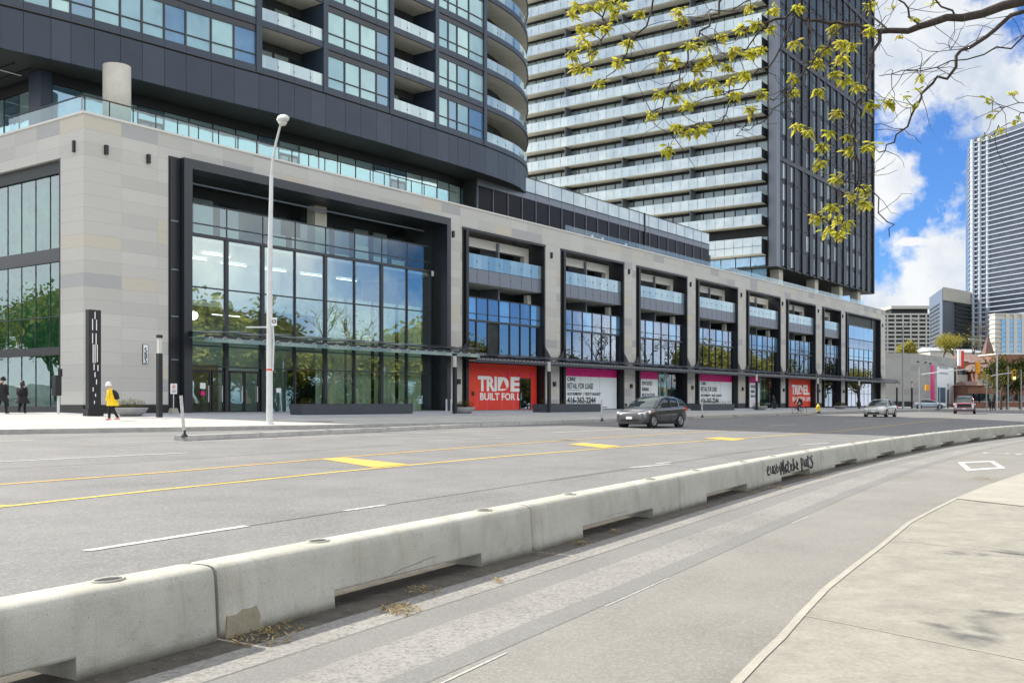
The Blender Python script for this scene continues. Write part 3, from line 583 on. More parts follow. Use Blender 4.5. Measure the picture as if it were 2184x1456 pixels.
# the repeated bays
def bay(k, a, b):
    big = k == 7
    ia, ib = a+.56, b-.44
    if big: ia, ib = a+2.3, b-3.2
    f = MB(FB)
    f.bo(a, a+.25, -.62, .03, .4, 15.2, 'black'); f.bo(a+.28, a+.6, -.95, .22, .4, 15.2, 'black'); f.bo(b-.44, b-.24, -.95, .22, .4, 15.2, 'black'); f.bo(b-.21, b, -.62, .03, .4, 15.2, 'black')
    f.bo(a, b, -.5, .1, 15.2, OT+.05, 'black')
    if big: f.bo(a+.6, ia, -1.2, -.4, .4, 15.2, 'black'); f.bo(ib, b-.6, -1.2, -.4, .4, 15.2, 'black'); f.bo(ia, ib, -1.2, -.5, 13.6, 15.2, 'soffitdk')
    for s_, tt in ((1, b-.44), (-1, a+.6)):    # raked gusset down to the canopy
        x = FB.L(tt, .22, 5.3); e = .3*s_
        vs = [FB.L(tt, .22, 6.6), FB.L(tt, .22, 5.3), FB.L(tt+1.35*s_, .22, 5.3), FB.L(tt, .10, 6.6), FB.L(tt, .10, 5.3), FB.L(tt+1.35*s_, .10, 5.3)]
        f.add(vs, [(0, 1, 2), (5, 4, 3), (0, 3, 4, 1), (1, 4, 5, 2), (2, 5, 3, 0)], 'black')
    f.build('bay_frame', pod)
    n = 7 if k == 0 else (4 if k == 6 else (5 if big else 6)); st = (ib-ia)/n
    mu = MB(FB)
    for i in range(n+1): mu.bo(ia+i*st-.035, ia+i*st+.035, -.40, -.14, 5.3, 10.0, 'dark')
    for z, h in ((8.15, .16), (8.72, .04), (10.0, .05), (5.35, .1)): mu.bo(ia, ib, -.38, -.10, z-h/2, z+h/2, 'dark')
    if big: mu.bo(ia, ib, -.38, -.10, 11.4, 11.5, 'dark'); mu.bo(ia, ib, -.38, -.10, 13.5, 13.6, 'dark')
    mu.build('window_frame', pod)
    for i in range(n):
        p = MB(FB); p.bo(ia+i*st+.03, ia+(i+1)*st-.03, -.26, -.23, 5.4, 8.07, 'int_dark' if (k == 0 and i == 2) else 'bayglass'); p.build('window_pane', pod)
        p = MB(FB); p.bo(ia+i*st+.03, ia+(i+1)*st-.03, -.23, -.20, 8.24, 9.97, 'winblue' if big or (k+i) % 3 == 0 else 'bayglass')
        if big: p.bo(ia+i*st+.03, ia+(i+1)*st-.03, -.23, -.20, 10.0, 11.4, 'bayglass'); p.bo(ia+i*st+.03, ia+(i+1)*st-.03, -.23, -.20, 11.5, 13.5, 'winblue')
        p.build('window_pane', pod)
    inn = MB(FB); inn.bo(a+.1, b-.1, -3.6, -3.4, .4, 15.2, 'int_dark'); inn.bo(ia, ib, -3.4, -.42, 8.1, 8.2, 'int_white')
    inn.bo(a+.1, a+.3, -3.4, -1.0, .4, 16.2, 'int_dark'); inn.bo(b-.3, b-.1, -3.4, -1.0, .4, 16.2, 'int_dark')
    inn.bo(ia, ib, -3.4, -1.0, 4.9, 5.1, 'int_white')
    for q in range(4):
        tq = ia+.7+q*(ib-ia-1.4)/3; inn.bo(tq, tq+.5, -2.4, -2.3, 8.02, 8.08, 'letter')
    inn.build('bay_interior', pod)
    if not big:
        # recessed rooms with dark windows, two balconies
        rr = MB(FB)
        rr.bo(ia-.3, ib+.3, -3.39, -3.3, 8.3, 11.2, 'windark')
        for i in range(5): tq = ia+i*(ib-ia)/5; rr.bo(tq, tq+.07, -3.3, -3.24, 8.3, 14.6, 'black')
        rr.bo(ia-.3, ib+.3, -3.39, -3.3, 11.4, 14.3, 'windark'); rr.bo(ia-.3, ib+.3, -3.39, -3.2, 14.3, 15.1, 'black')
        rr.bo(ia+(ib-ia)*.55, ia+(ib-ia)*.55+.15, -3.2, -1.2, 8.3, 15, 'steelblue')
        rr.build('recessed_rooms', pod)
        bm_ = MB(FB); bm_.bo(ia-.02, ib-.65, -1.9, -1.45, 14.35, 15.1, 'coping'); bm_.bo(ib-.63, ib+.02, -1.9, -1.45, 11.4, 15.1, 'coping'); bm_.bo(ib-.5, ib+.02, -1.6, -1.2, 8.6, 11.0, 'coping'); bm_.build('inner_beam', pod)
        bl = MB(FB); bl.bo(ia-.05, ib+.05, -3.2, -.14, 11.15, 11.38, 'soffit'); bo_ = bl.build('balcony', pod)
        nn_ = 7 if k == 0 else 8 if k < 6 else 6; s2 = (ib-ia+.1)/nn_
        for i in range(nn_):
            t0 = ia-.05+i*s2
            MB(FB).bo(t0+.02, t0+s2-.02, -.12, -.08, 11.15, 12.28, 'steelblue').bo(t0+s2-.06, t0+s2-.0, -.07, -.05, 11.7, 11.78, 'black').build('balcony_panel', bo_)
            MB(FB).bo(t0+.015, t0+s2-.015, -.13, -.105, 12.31, 13.48, 'railtint').bo(t0+s2-.05, t0+s2+.01, -.08, -.05, 12.85, 12.95, 'black').build('balcony_glass', bo_)
        MB(FB).bo(ia, ib, -.14, -.07, 12.27, 12.31, 'black').build('rail', bo_)
for k, (a, b) in enumerate(BAYS): bay(k, a, b)
# shop fronts under the canopy
def front(k):
    a, b = BAYS[k]; ia, ib = a+.62, b-.62; return ia, ib
def panel(name, ia, ib, z0, z1, m, o=-.45): return MB(FB).bo(ia, ib, o-.05, o, z0, z1, m).build(name, pod)
def seams(par, ts, z0, z1, m='galvdk', o=-.448):
    s_ = MB(FB)
    for t in ts: s_.bo(t-.012, t+.012, o-.002, o+.004, z0, z1, m)
    s_.build('panel_joint', par)
def stext(par, s, t, z, size, m='ink', o=-.44, **kw): return text('lettering', s, size, m, par, FB.L(t, o, z), **kw)
def logo(par, t, z, size, endL, Wt):
    w1, w2_, w3 = (.44, .28, .24) if not endL else (.37, .24, .36); bd = .045*size
    stext(par, 'TRI', t, z, size, 'letter', bold=bd, fit=Wt*w1)
    x1 = t+Wt*(w1+.012); xd = Wt*w2_
    o = -.434; pl_ = MB(FB); n = 10; h = size*.70
    pr = [(x1, z), (x1+xd*.45, z)]+[(x1+xd*.45+xd*.5*math.sin(q*math.pi/n), z+h/2-h/2*math.cos(q*math.pi/n)) for q in range(1, n)]+[(x1+xd*.45, z+h), (x1, z+h)]
    pl_.add([FB.L(a, o, b) for a, b in pr], [tuple(range(len(pr)))], 'letter'); pl_.build('emblem_ground', par)
    tri = [(x1+xd*.16, z+h*.14), (x1+xd*.80, z+h*.14), (x1+xd*.48, z+h*.84)]
    MB(FB).add([FB.L(a, o+.006, b) for a, b in tri], [(0, 1, 2)], 'red').build('emblem', par)
    stext(par, 'EL' if endL else 'E', t+Wt*(w1+w2_+.03), z, size, 'letter', bold=bd, fit=Wt*w3)
def pxof(t, o): p_ = BF(t, o); return CX+F*p_.x/p_.y
def tst(ia, dx=2.5): return bt(pxof(ia-.02, .22)+dx, -.44)
ia, ib = front(0)
p = panel('red_shop_panel', ia, ib, .95, 4.75, 'red'); seams(p, [ia+q*(ib-ia)/6 for q in (1.1, 1.9, 3, 4)], .95, 2.7, 'pinkink')
logo(p, bt(1020, -.44), 2.55, 1.62, False, bt(1109, -.44)-bt(1020, -.44)); stext(p, 'BUILT FOR LI', bt(1023, -.44), 1.78, .80, 'letter', bold=.022, fit=bt(1112, -.44)-bt(1023, -.44))
dp = MB(FB); da, db = bt(1110, -.4), bt(1131, -.4); dp.bo(da, db, -.44, -.41, .98, 3.55, 'bayglass'); dp.bo(da+.05, db-.05, -.443, -.441, 1.0, 3.5, 'int_dark'); dp.bo(da-.09, da, -.44, -.39, .95, 3.64, 'black'); dp.bo(db, db+.09, -.44, -.39, .95, 3.64, 'black'); dp.bo(da, db, -.44, -.39, 3.55, 3.64, 'black'); dp.build('door', pod)
vn = MB(FB)
for x, z in ((1007, 2.1), (1083, 3.8), (1108, 3.75), (1132, 3.8)): vn.bo(bt(x, -.4), bt(x, -.4)+.3, -.44, -.40, z, z+.35, 'magenta' if z > 3 else 'black')
vn.build('wall_box', p)
def lease(k):
    ia, ib = front(k)
    p = panel('white_lease_panel', ia, ib, .95, 3.98, 'signwhite'); panel('magenta_sign_band', ia, ib, 3.98, 4.75, 'magenta'); seams(p, [ia+(ib-ia)*q for q in (.34, .52, .68)], .95, 3.95)
    z = tst(ia); u_ = (ib-z)
    stext(p, 'CBRE', z, 3.55, .50, bold=.012, fit=u_*.155); stext(p, 'RETAIL FOR LEASE', z, 2.85, .72, bold=.015, fit=u_*.50)
    stext(p, 'ALEX EDMISON*  |  TEDDY TAGGART*', z, 2.24, .36, bold=.012, fit=u_*.66); stext(p, '416-362-2244', z, 1.52, .76, bold=.026, fit=u_*.56)
    MB(FB).bo(z, z+2.2, -.45, -.44, 2.68, 2.72, 'ink').build('rule', p); stext(p, 'cbre.ca/retail', ib-2.9, 1.05, .18)
    for q in (.34, .52, .68): MB(FB).bo(ia+(ib-ia)*q-.1, ia+(ib-ia)*q+.12, -.45, -.40, 4.02, 4.2, 'magenta').build('wall_box', p)
lease(1); lease(3)
def suites(k):
    ia, ib = front(k); m_ = ia+(ib-ia)*.48
    p = panel('white_lease_panel', ia, m_, .95, 3.98, 'signwhite'); panel('magenta_sign_band', ia, m_, 3.98, 4.75, 'magenta'); seams(p, [ia+(m_-ia)*.66], .95, 3.95)
    for s, z in (('FEW SUITES', 3.35), ('REMAIN.', 2.75), ('MOVE IN SOON.', 2.15)): stext(p, s, tst(ia), z, .52, bold=.01, fit=(m_-tst(ia))*len(s)*.062)
    for z in (1.75, 1.5, 1.25): MB(FB).bo(tst(ia), tst(ia)+2.4, -.45, -.44, z, z+.09, 'pinkink').build('small_print', p)
    q = MB(FB); q.bo(m_, ib, -1.2, -1.1, .95, 4.75, 'int_dark')
    random.seed(k)
    t = m_+.1
    while t < m_+(ib-m_)*.6: wdt = random.uniform(.25, .6); q.bo(t, t+wdt, -.8, -.7, 1.9, 4.75, random.choice(['int_wood', 'soffit', 'brick'])); t += wdt+.12
    q.bo(m_, m_+(ib-m_)*.6, -.8, -.6, 1.0, 1.9, 'black'); q.bo(ib-2.3, ib-.9, -.62, -.55, 3.5, 4.7, 'red'); q.build('shop_display', pod)
    text('lettering', 'TRIDEL', .3, 'letter', pod, FB.L(ib-2.15, -.545, 4.0), bold=.01)
    g_ = MB(FB); g_.bo(m_, ib, -.5, -.47, .95, 4.75, 'railglass')
    for t in (m_, m_+(ib-m_)*.6, ib-.07): g_.bo(t, t+.07, -.52, -.44, .95, 4.75, 'black')
    g_.build('shop_window', pod)
suites(2); suites(4)
ia, ib = front(5); p = panel('red_shop_panel', ia, ib, .95, 4.75, 'red'); logo(p, bt(1689, -.44), 2.7, 1.75, True, bt(1726, -.44)-bt(1689, -.44)); stext(p, 'BUILT FOR LIFE', bt(1690, -.44), 1.75, .80, 'letter', bold=.02, fit=bt(1728, -.44)-bt(1690, -.44))
for k in (6, 7):
    ia, ib = front(k)
    if k == 7: ia += 1.6; ib -= .1
    n = 4 if k == 6 else 7
    for i in range(n):
        t0 = ia+i*(ib-ia)/n; t1 = ia+(i+1)*(ib-ia)/n
        MB(FB).bo(t0+.04, t1-.04, -.5, -.47, .95, 4.72, 'bayglass').bo(t0-.04, t0+.04, -.54, -.44, .95, 4.75, 'black').bo(t0+.04, t1-.04, -.52, -.45, 2.9, 2.96, 'black').build('shop_window', pod)
# canopies
def canopy(t0, t1, z, out, seg):
    root = MB(FB); gm = 'railglass' if z > 5.1 else 'black'
    root.bo(t0, t1, out-.12, out, z-.05, z+.10, 'dark'); root.bo(t0, t1, .24, out-.12, z-.02, z+.0, 'dark' if z < 5.1 else 'railtint'); root.bo(t0, t1, out-.02, out+.0, z-.3, z-.06, 'railtint' if z > 5.1 else 'dark')
    cn = root.build('canopy', pod)
    n = int((t1-t0)/seg)
    for i in range(n):
        a = t0+i*(t1-t0)/n; b = a+(t1-t0)/n
        vs = [FB.L(a, out+.1, z+.16), FB.L(b+.1, out+.1, z+.34), FB.L(b+.1, .45, z+.52), FB.L(a, .45, z+.34)]
        vs = vs+[(x, y, q+.05) for x, y, q in vs]
        MB(FB).hexa(vs, 'dark').build('canopy_blade', cn)
    sc = MB(FB); st = .55 if z < 5.1 else 1.0; q = t0+.3
    while q < t1-.2:
        x = Vector(FB.L(q, out+.04, z-.12)); sc.tube([x+Vector((.17*math.cos(R(a_)), 0, .12*math.sin(R(a_)))) for a_ in (0, 45, 90, 135, 180)], .022, 'galv', 5, True); q += st
    sc.build('canopy_bracket', cn, kind='stuff')
canopy(E0+1.1, E1+1.5, 5.35, 2.0, 3.0); canopy(E1+1.2, 149.5, 4.98, 1.9, 2.6)
# roof terrace railing
rl = MB(FB); rl.bo(.25, bt(975, -.3), -.38, -.32, 18.05, 18.11, 'black'); rl.bo(.22, .28, -8, -.38, 18.05, 18.11, 'black'); rl.build('terrace_rail', pod)
t = .3
while t < 31:
    MB(FB).bo(t+.02, t+1.45, -.365, -.345, 17.15, 18.0, 'railglass').bo(t-.02, t+.02, -.38, -.32, 17.1, 18.05, 'black').build('terrace_glass', pod); t += 1.47
MB(FB).bo(.24, .26, -8, -.4, 17.15, 18.0, 'railglass').build('terrace_glass', pod)
for a in [48+q*3.3 for q in range(27)]: MB(FB).bo(a, a+3.25, -.4, -.375, 17.12, 17.75, 'railglass').build('parapet_glass', pod)
# wall lights
def wlight(t, z, o=0, side=False):
    l = MB(FB)
    if side: l.bo(-.12, 0, o-.16, o, z, z+.62, 'black')
    else: l.bo(t-.09, t+.09, 0, .17, z, z+.5, 'black'); l.bo(t-.05, t+.05, -.02, .0, z, z+.3, 'black')
    l.build('wall_light', pod)
for x in (225, 315): wlight(bt(x), bz(330 if x < 300 else 349, bt(x)))
wlight(0, bz(325, 0, -.8), -.75, True)
for t, z in [(31.5, 14.4)]+[((b+c)/2, 14.35) for (a, b), (c, d) in zip(BAYS, BAYS[1:])]+[(146, 14.2)]: wlight(t-.3, z)
for t in [31.9]+[(b+c)/2+.2 for (a, b), (c, d) in zip(BAYS, BAYS[1:])]:
    MB(FB).bo(t-.16, t+.16, -.1, .16, 3.0, 3.4, 'black').build('wall_light', pod)
# street number plate
np_ = MB(FB); ta, tb = bt(303.5), bt(315); np_.bo(ta, tb, 0, .05, bz(776, ta), bz(734, ta), 'black'); np_.bo(ta+.03, tb-.03, .05, .06, bz(775, ta), bz(735, ta), 'signwhite'); np_ = np_.build('number_plate', pod)
for i, ch in enumerate('585'): text('lettering', ch, .42, 'ink', np_, FB.L(ta+.07, .07, bz(751+i*11, ta)-.03), bold=.004)
# left return glazing: curtain wall with dark floor bands
lf = MB(FB)
for z0, z1 in ((4.55-.35, 4.95-.3), (9.35, 10.1), (.3, 1.35)): lf.bo(.28, .5, -60, -2.2, z0, z1, 'dark')
lf.bo(.0, .5, -2.35, -2.2, .3, 14.9, 'black'); lf.bo(.25, .5, -60, -2.2, 14.2, 14.9, 'soffitdk')
for q in range(24): lf.bo(.37, .42, -2.4-q*1.5, -2.36-q*1.5, 1.3, 14.2, 'dark')
for z in (6.3,): lf.bo(.27, .33, -60, -2.2, z, z+.05, 'dark')
lf.build('side_window_frame', pod)
for q in range(14):
    for z0, z1 in ((1.35, 4.2), (4.65, 9.35), (10.1, 14.2)): MB(FB).bo(.40, .43, -3.86-q*1.5, -2.44-q*1.5, z0, z1, 'leftglass').build('side_window', pod)
lc = MB(FB); random.seed(12)
for z0, z1 in ((1.4, 9.3), (10.1, 14.1)):
    vs = []; n = 160
    for i in range(n+1): vs += [FB.L(1.1+.13*math.sin(i*1.1), -2.6-i*.13, z0), FB.L(1.1+.13*math.sin(i*1.1), -2.6-i*.13, z1)]
    lc.add(vs, [(2*i, 2*i+2, 2*i+3, 2*i+1) for i in range(n)], 'curtain_g', True)
lc.build('side_curtain', pod)
MB(FB).bo(3.4, 3.6, -60, -2.2, .3, 16, 'int_wall').bo(.5, 3.4, -60, -2.2, 9.4, 10.0, 'int_white').build('side_room', pod)
for q, z in ((6, 11.2), (6, 6.4)): MB(FB).bo(.2, .3, -2.4-q*1.5-1.1, -2.4-q*1.5, z, z+.06, 'black').bo(.2, .3, -2.4-q*1.5-1.1, -2.4-q*1.5, z+1.9, z+1.96, 'black').bo(.2, .3, -2.4-q*1.5-1.1, -2.4-q*1.5-1.04, z, z+1.9, 'black').bo(.2, .3, -2.4-q*1.5-.06, -2.4-q*1.5, z, z+1.9, 'black').build('opening_light', pod)
#@@TOWER1
# ------------------------------------------------------------------ curved tower on the podium
T1 = Fr(10, -12, 17.0); tw = T1.root('curved_apartment_tower', 'slate grey apartment tower with a rounded end and recessed balconies above the podium', 'building')
SZ = 21.0
edge = [(0, 102), (50, 113), (109, 126), (152, 135.5), (202, 147), (258, 160.5), (304, 172), (351, 184), (397, 195.5), (450, 209), (498, 221), (554, 232.5), (597, 242.5), (629, 252), (663.5, 262), (694, 271), (736, 283), (770, 292), (804, 302), (836, 311), (870, 321), (897, 329), (932, 339.5), (957, 347), (977, 352.5), (1003, 360), (1036, 371), (1064, 380), (1082, 386.5), (1098, 393.5), (1111.6, 401), (1120, 407.5), (1127, 416), (1129.5, 429), (1125, 443), (1113, 455.5), (1094, 464)]
pts = []
for x, y in edge:
    Z = (SZ-1.6)*F/(HY-y); X = (x-CX)/F*Z; v = Vector((X, Z))-C0; pts.append(Vector((v.dot(D), v.dot(NN))))
def smooth(L, keep_t=True):
    out = [p.copy() for p in L]
    for _ in range(6):
        nx = [p.copy() for p in out]
        for i in range(1, len(out)-1):
            m = (out[i-1]+out[i+1])/2
            a, b, p = out[i-1], out[i+1], out[i]; s_ = (p-a).dot(b-a)/(b-a).length_squared; q = a+(b-a)*s_; nx[i] = p+(q-p)*.45 if i < 29 else p+(m-p)*.15
        out = nx
    return out
pts = smooth(pts); TE = pts
outline = [Vector((-2.4, -6.9)), Vector((-1.8, -6.75))]+pts+[Vector((52, -20)), Vector((46, -27)), Vector((-2.4, -28))]  # unseen left end cut short so the far sidewalk stays sunlit
def LL(p, z): return T1.L(p.x, p.y, z)
def ins(L, d):
    out = []
    n = len(L)
    for i in range(n):
        e = (L[(i+1) % n]-L[i-1]).normalized(); out.append(L[i]+Vector((e.y, -e.x))*d)   # inward for this winding
    return out
def ngon(mb, L, z0, z1, m):
    n = len(L); vs = [LL(p, z0) for p in L]+[LL(p, z1) for p in L]
    mb.add(vs, [tuple(range(n)), tuple(range(2*n-1, n-1, -1))]+[(k, n+k, n+(k+1) % n, (k+1) % n) for k in range(n)], m)
area = sum(outline[i].x*outline[(i+1) % len(outline)].y-outline[(i+1) % len(outline)].x*outline[i].y for i in range(len(outline)))
sg = 1 if area < 0 else -1
inner = ins(outline, .06*sg)
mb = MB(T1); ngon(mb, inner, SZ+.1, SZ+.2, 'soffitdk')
for q in range(46): mb.bo(-2+q*1.05, -2+q*1.05+.06, -22, -7.2 if q < 30 else -9, SZ+.02, SZ+.1, 'black')
for q in range(4): mb.bo(-1.5, 1.5, -9-q*3, -8.9-q*3, SZ+.0, SZ+.03, 'letter')
mb.build('soffit', tw)
FZ = 23.4; FH = 3.15
def nrm(i):
    a, b = TE[i], TE[i+1]; d = (b-a).normalized(); n = Vector((-d.y, d.x)); return n if n.y > 0 or n.x > 0 else -n
nrms = [ (lambda d: Vector((-d.y, d.x)))((TE[i+1]-TE[i]).normalized()) for i in range(len(TE)-1)]
def facet(mb, i, u0, u1, d0, d1, z0, z1, m, a=None, b=None):
    a = a or TE[i]; b = b or TE[i+1]; d = b-a; L_ = d.length; n = Vector((-d.y, d.x))/L_
    p = a+d*(u0/L_ if u0 > 1e-6 or u0 < 0 else 0); q = b-d*(u1/L_)
    pp = [p+n*d0, q+n*d0, q+n*d1, p+n*d1]
    mb.hexa([LL(v, z0) for v in (pp[3], pp[2], pp[1], pp[0])]+[LL(v, z1) for v in (pp[3], pp[2], pp[1], pp[0])], m)
core = [Vector((-2.2, -9.2)), Vector((-1.9, -9.1))]+[TE[i]-(nrms[min(i, len(nrms)-1)])*2.3 for i in range(0, 33)]+[Vector((50, -19)), Vector((44, -26)), Vector((-2.2, -27))]
NF = 6; i_tall = 8  # stepped top out of view, its height shaped to place the road shadow
mb = MB(T1); ngon(mb, [core[0], core[1]]+core[2:], SZ+.2, FZ+FH, 'int_dark')
tallcore = [Vector((TE[i_tall].x, -26))]+[core[2+i] for i in range(i_tall, 33)]+[Vector((50, -19)), Vector((44, -26))]
ngon(mb, tallcore, FZ+FH, FZ+FH*NF, 'int_dark'); mb.build('inner_wall', tw)
for i in range(len(TE)-1):
    MB(T1); f = MB(T1); facet(f, i, .012, .012, -.22, 0, SZ, FZ-.12, 'fascia' if i % 4 != 2 else 'fascia2'); f.build('fascia_panel', tw)
f = MB(T1)
for a, b in ((outline[0], outline[1]), (outline[1], outline[2])): facet(f, 0, .02, .02, -.2, 0, SZ, FZ-.12, 'fascia', a, b); facet(f, 0, .02, .02, -.2, 0, FZ, FZ+.45, 'fascia', a, b); facet(f, 0, .02, .02, -.2, 0, FZ+.45, FZ+FH, 'winblue', a, b)
for i in range(len(TE)-1): facet(f, i, -.02, -.02, -.3, -.08, FZ-.12, FZ-.02, 'black')
f.build('shadow_gap', tw)
def rng(x0, x1): return [i for i in range(len(edge)-1) if x0-1 <= edge[i][0] < x1-1 and i < 33]
BALC = rng(554, 694)+rng(836, 932)+[i for i in range(26, 34)]
def isb(i): return i in BALC
for k in range(NF):
    z = FZ+FH*k; i0 = 0 if k == 0 else i_tall
    sl = MB(T1); base = [outline[0], outline[1]]+TE if k == 0 else TE[i_tall:]
    rest = outline[2+len(TE):]
    L_ = ins(base+(rest if k == 0 else [rest[0], rest[1], Vector((TE[i_tall].x, -27))]), .10*sg)
    if k: ngon(sl, L_, z-.02, z+.16, 'soffit')
    else: ngon(sl, L_, z-.02, z+.1, 'dark')
    if k: sl.build('floor_slab', tw)
    else: sl.build('floor_slab', tw)
    for i in range(i0, 34):
        sp = MB(T1); facet(sp, i, .01, .01, -.18, -.01, z, z+.44, 'fascia2'); facet(sp, i, -.01, -.01, -.1, .035, z-.02, z+.03, 'dark')
        if isb(i):
            sp.build('spandrel', tw)
            r_ = MB(T1); facet(r_, i, .015, .015, -.09, -.065, z+.40, z+1.28, 'railtint'); a_ = TE[i]
            facet(r_, i, .0, (TE[i+1]-a_).length-.05, -.065, -.035, z+.72, z+.82, 'black'); r_.build('balcony_glass', tw)
        else:
            lv = MB(T1); facet(lv, i, 0, 0, -.16, -.05, z+2.76, z+FH-.02, 'dark'); lv.build('louvre', tw); sp.build('spandrel', tw)
            wi = MB(T1); Ln = (TE[i+1]-TE[i]).length
            facet(wi, i, .06, .06, -.14, -.10, z+.45, z+2.74, 'win')
            for u0, u1, z0, z1 in ((0, Ln-.055, z+.44, z+2.76), (Ln-.055, 0, z+.44, z+2.76), (.05, .05, z+1.14, z+1.21), (.05, .05, z+2.70, z+2.76), (.05, .05, z+.44, z+.49)): facet(wi, i, u0, u1, -.14, -.03, z0, z1, 'dark')
            wi.build('window', tw)
# piers either side of the balconies
for i, s_ in ((11, 1), (15, -1), (19, 1), (22, -1), (26, 1)):
    pr = MB(T1); a, b = TE[i], TE[i+1]; d = (b-a).normalized(); n = Vector((-d.y, d.x)); p0 = a-d*.22; p1 = a+d*.22
    q = [p0-n*2.2, p1-n*2.2, p1+n*.05, p0+n*.05]
    vs = [LL(v, FZ) for v in q]+[LL(v, FZ+FH*NF) for v in q]; pr.add(vs, [(0, 1, 2, 3), (4, 7, 6, 5), (0, 4, 5, 1), (1, 5, 6, 2), (2, 6, 7, 3), (3, 7, 4, 0)], 'fascia2'); pr.build('pier', tw)
# windows at the back of the recesses
for k in range(NF):
    z = FZ+FH*k
    for i in rng(554, 694)+rng(836, 932)+list(range(26, 32)):
        a = core[2+i]; b = core[3+i]; rw = MB(T1); facet(rw, i, .12, .12, .01, .06, z+.2, z+2.5, 'windark', a, b); rw.build('recessed_window', tw)
tp = MB(T1); ngon(tp, [outline[0], outline[1]]+TE[:i_tall+1]+[Vector((TE[i_tall].x, -27.5)), Vector((-2.4, -27.5))], FZ+FH, FZ+FH+.25, 'dark')
ngon(tp, TE[i_tall:]+[Vector((52, -20)), Vector((46, -27)), Vector((TE[i_tall].x, -27))], FZ+FH*NF, FZ+FH*NF+.4, 'dark')
a = TE[i_tall]; tp.bo(a.x-.02, a.x+.2, -27, a.y-.3, FZ+FH+.25, FZ+FH*NF, 'fascia'); tp.build('roof', tw)
# terrace storey under the soffit
ts = MB(T1); wallL = [Vector((2.4, -25)), Vector((2.4, -7.2)), Vector((36, -5.6)), Vector((43, -6.2)), Vector((47.5, -9)), Vector((48.5, -14)), Vector((44, -24))]
ngon(ts, [p.copy() for p in ins(wallL, .25*sg)], 17.0, 21.05, 'int_wall'); ts.build('terrace_wall', tw)
bands = MB(T1)
for a, b in zip(wallL, wallL[1:]): facet(bands, 0, -.02, -.02, -.1, .06, 20.45, 21.08, 'black', a, b)
bands.bo(1.6, 2.3, -8.3, -7.0, 17.0, 21.05, 'fascia'); bands.build('bulkhead', tw)
random.seed(5)
for a, b in zip(wallL, wallL[1:]):
    Ln = (b-a).length; n = max(1, round(Ln/1.85)); d = (b-a)/n
    for q in range(n):
        p0, p1 = a+d*q, a+d*(q+1); wi = MB(T1); door = (q % 6 == 3)
        if door:
            facet(wi, 0, .16, .16, .0, .03, 17.05, 19.4, 'windark', p0, p1)
            for z0, z1 in ((19.4, 19.55), (17, 17.1)): facet(wi, 0, .05, .05, .0, .07, z0, z1, 'black', p0, p1)
            for u in ((.05, d.length-.16), (d.length-.16, .05), (d.length/2-.05, d.length/2-.05)): facet(wi, 0, *u, .0, .07, 17, 19.5, 'black', p0, p1)
            facet(wi, 0, .06, .06, .0, .03, 19.6, 20.4, 'terr', p0, p1)
        else: facet(wi, 0, .05, .05, .0, .03, 17.05, 20.4, 'terr', p0, p1)
        facet(wi, 0, 0, d.length-.05, -.01, .07, 17, 20.45, 'dark', p0, p1); wi.build('terrace_door' if door else 'terrace_window', tw)
mb = MB(T1)
for t, o in ((3.9, -2.9), (45, -11)):
    x = T1.L(t, o, 17.1); mb2 = MB(T1); mb2.lathe([(0.0, 0), (.78, 0), (.78, 3.95), (0.0, 3.95)], 'colcon', 28, x); mb2.build('column', tw)
for t in (12, 22, 32): # folded parasols on the terrace
    pass
#@@LINK
T2 = Fr(60, -8, 17.0); lk = T2.root('glazed_link_block', 'low black glazed block with a glass roof railing between the two towers', 'building')
L0, L1x = 40, 87.3
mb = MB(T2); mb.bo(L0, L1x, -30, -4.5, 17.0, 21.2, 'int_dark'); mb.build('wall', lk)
q = L0+.05
while q < L1x-.2:
    e = min(q+2.25, L1x); MB(T2).bo(q+.03, e-.03, -4.5, -4.4, 17.0, 20.5, 'winnight').bo(q-.035, q+.035, -4.5, -4.32, 17, 20.5, 'steelblue').build('window', lk)
    MB(T2).bo(q+.02, e-.02, -4.5, -4.36, 20.53, 21.15, 'steelblue').build('spandrel', lk)
    MB(T2).bo(q+.02, e-.02, -4.42, -4.40, 21.2, 22.5, 'frost').bo(q-.02, q+.02, -4.44, -4.36, 21.15, 22.5, 'galvdk').build('railing_glass', lk); q = e
mb = MB(T2); mb.bo(L0, L1x, -4.46, -4.34, 22.5, 22.56, 'black'); mb.bo(L0, L1x, -4.5, -4.3, 21.15, 21.2, 'black'); mb.bo(L1x-.05, L1x, -20, -4.46, 22.5, 22.56, 'black'); mb.bo(L1x-.04, L1x-.01, -20, -4.46, 21.2, 22.5, 'frost'); tt = bt(1376, -4.3); mb.bo(tt-.08, tt+.08, -4.5, -4.28, 17, 22.6, 'black')
mb.bo(L1x, L1x+1.3, -20, -4.8, 17, 20.0, 'black'); mb.build('railing', lk)
mb = MB(T2)
for x in (1263, 1285, 1335): mb.bo(bt(x, -4.2)-.15, bt(x, -4.2)+.15, -4.3, -4.15, 18.4, 18.65, 'letter')
mb.bo(bt(1258, -3), bt(1352, -3), -3.4, -3.0, 17.1, 17.5, 'black'); mb.build('roof_fitting', lk)
for x, o in ((1330, -12), (1440, -14)):   # folded parasols on the roof
    p_ = BF(bt(x, o), o, 21.2); pr = thing('folded_parasol', p_, 0, 'dark folded parasol on the roof terrace %s' % ('nearer the curved tower' if x < 1400 else 'nearer the tower with white balconies'), 'parasol', 'parasols on the roof terrace')
    MB().tube([(0, 0, 0), (0, 0, 2.9)], .04, 'galv').build('pole', pr); MB().lathe([(.05, 1.0), (.2, 1.2), (.13, 2.2), (.03, 2.95)], 'dark', 10).build('canopy', pr)
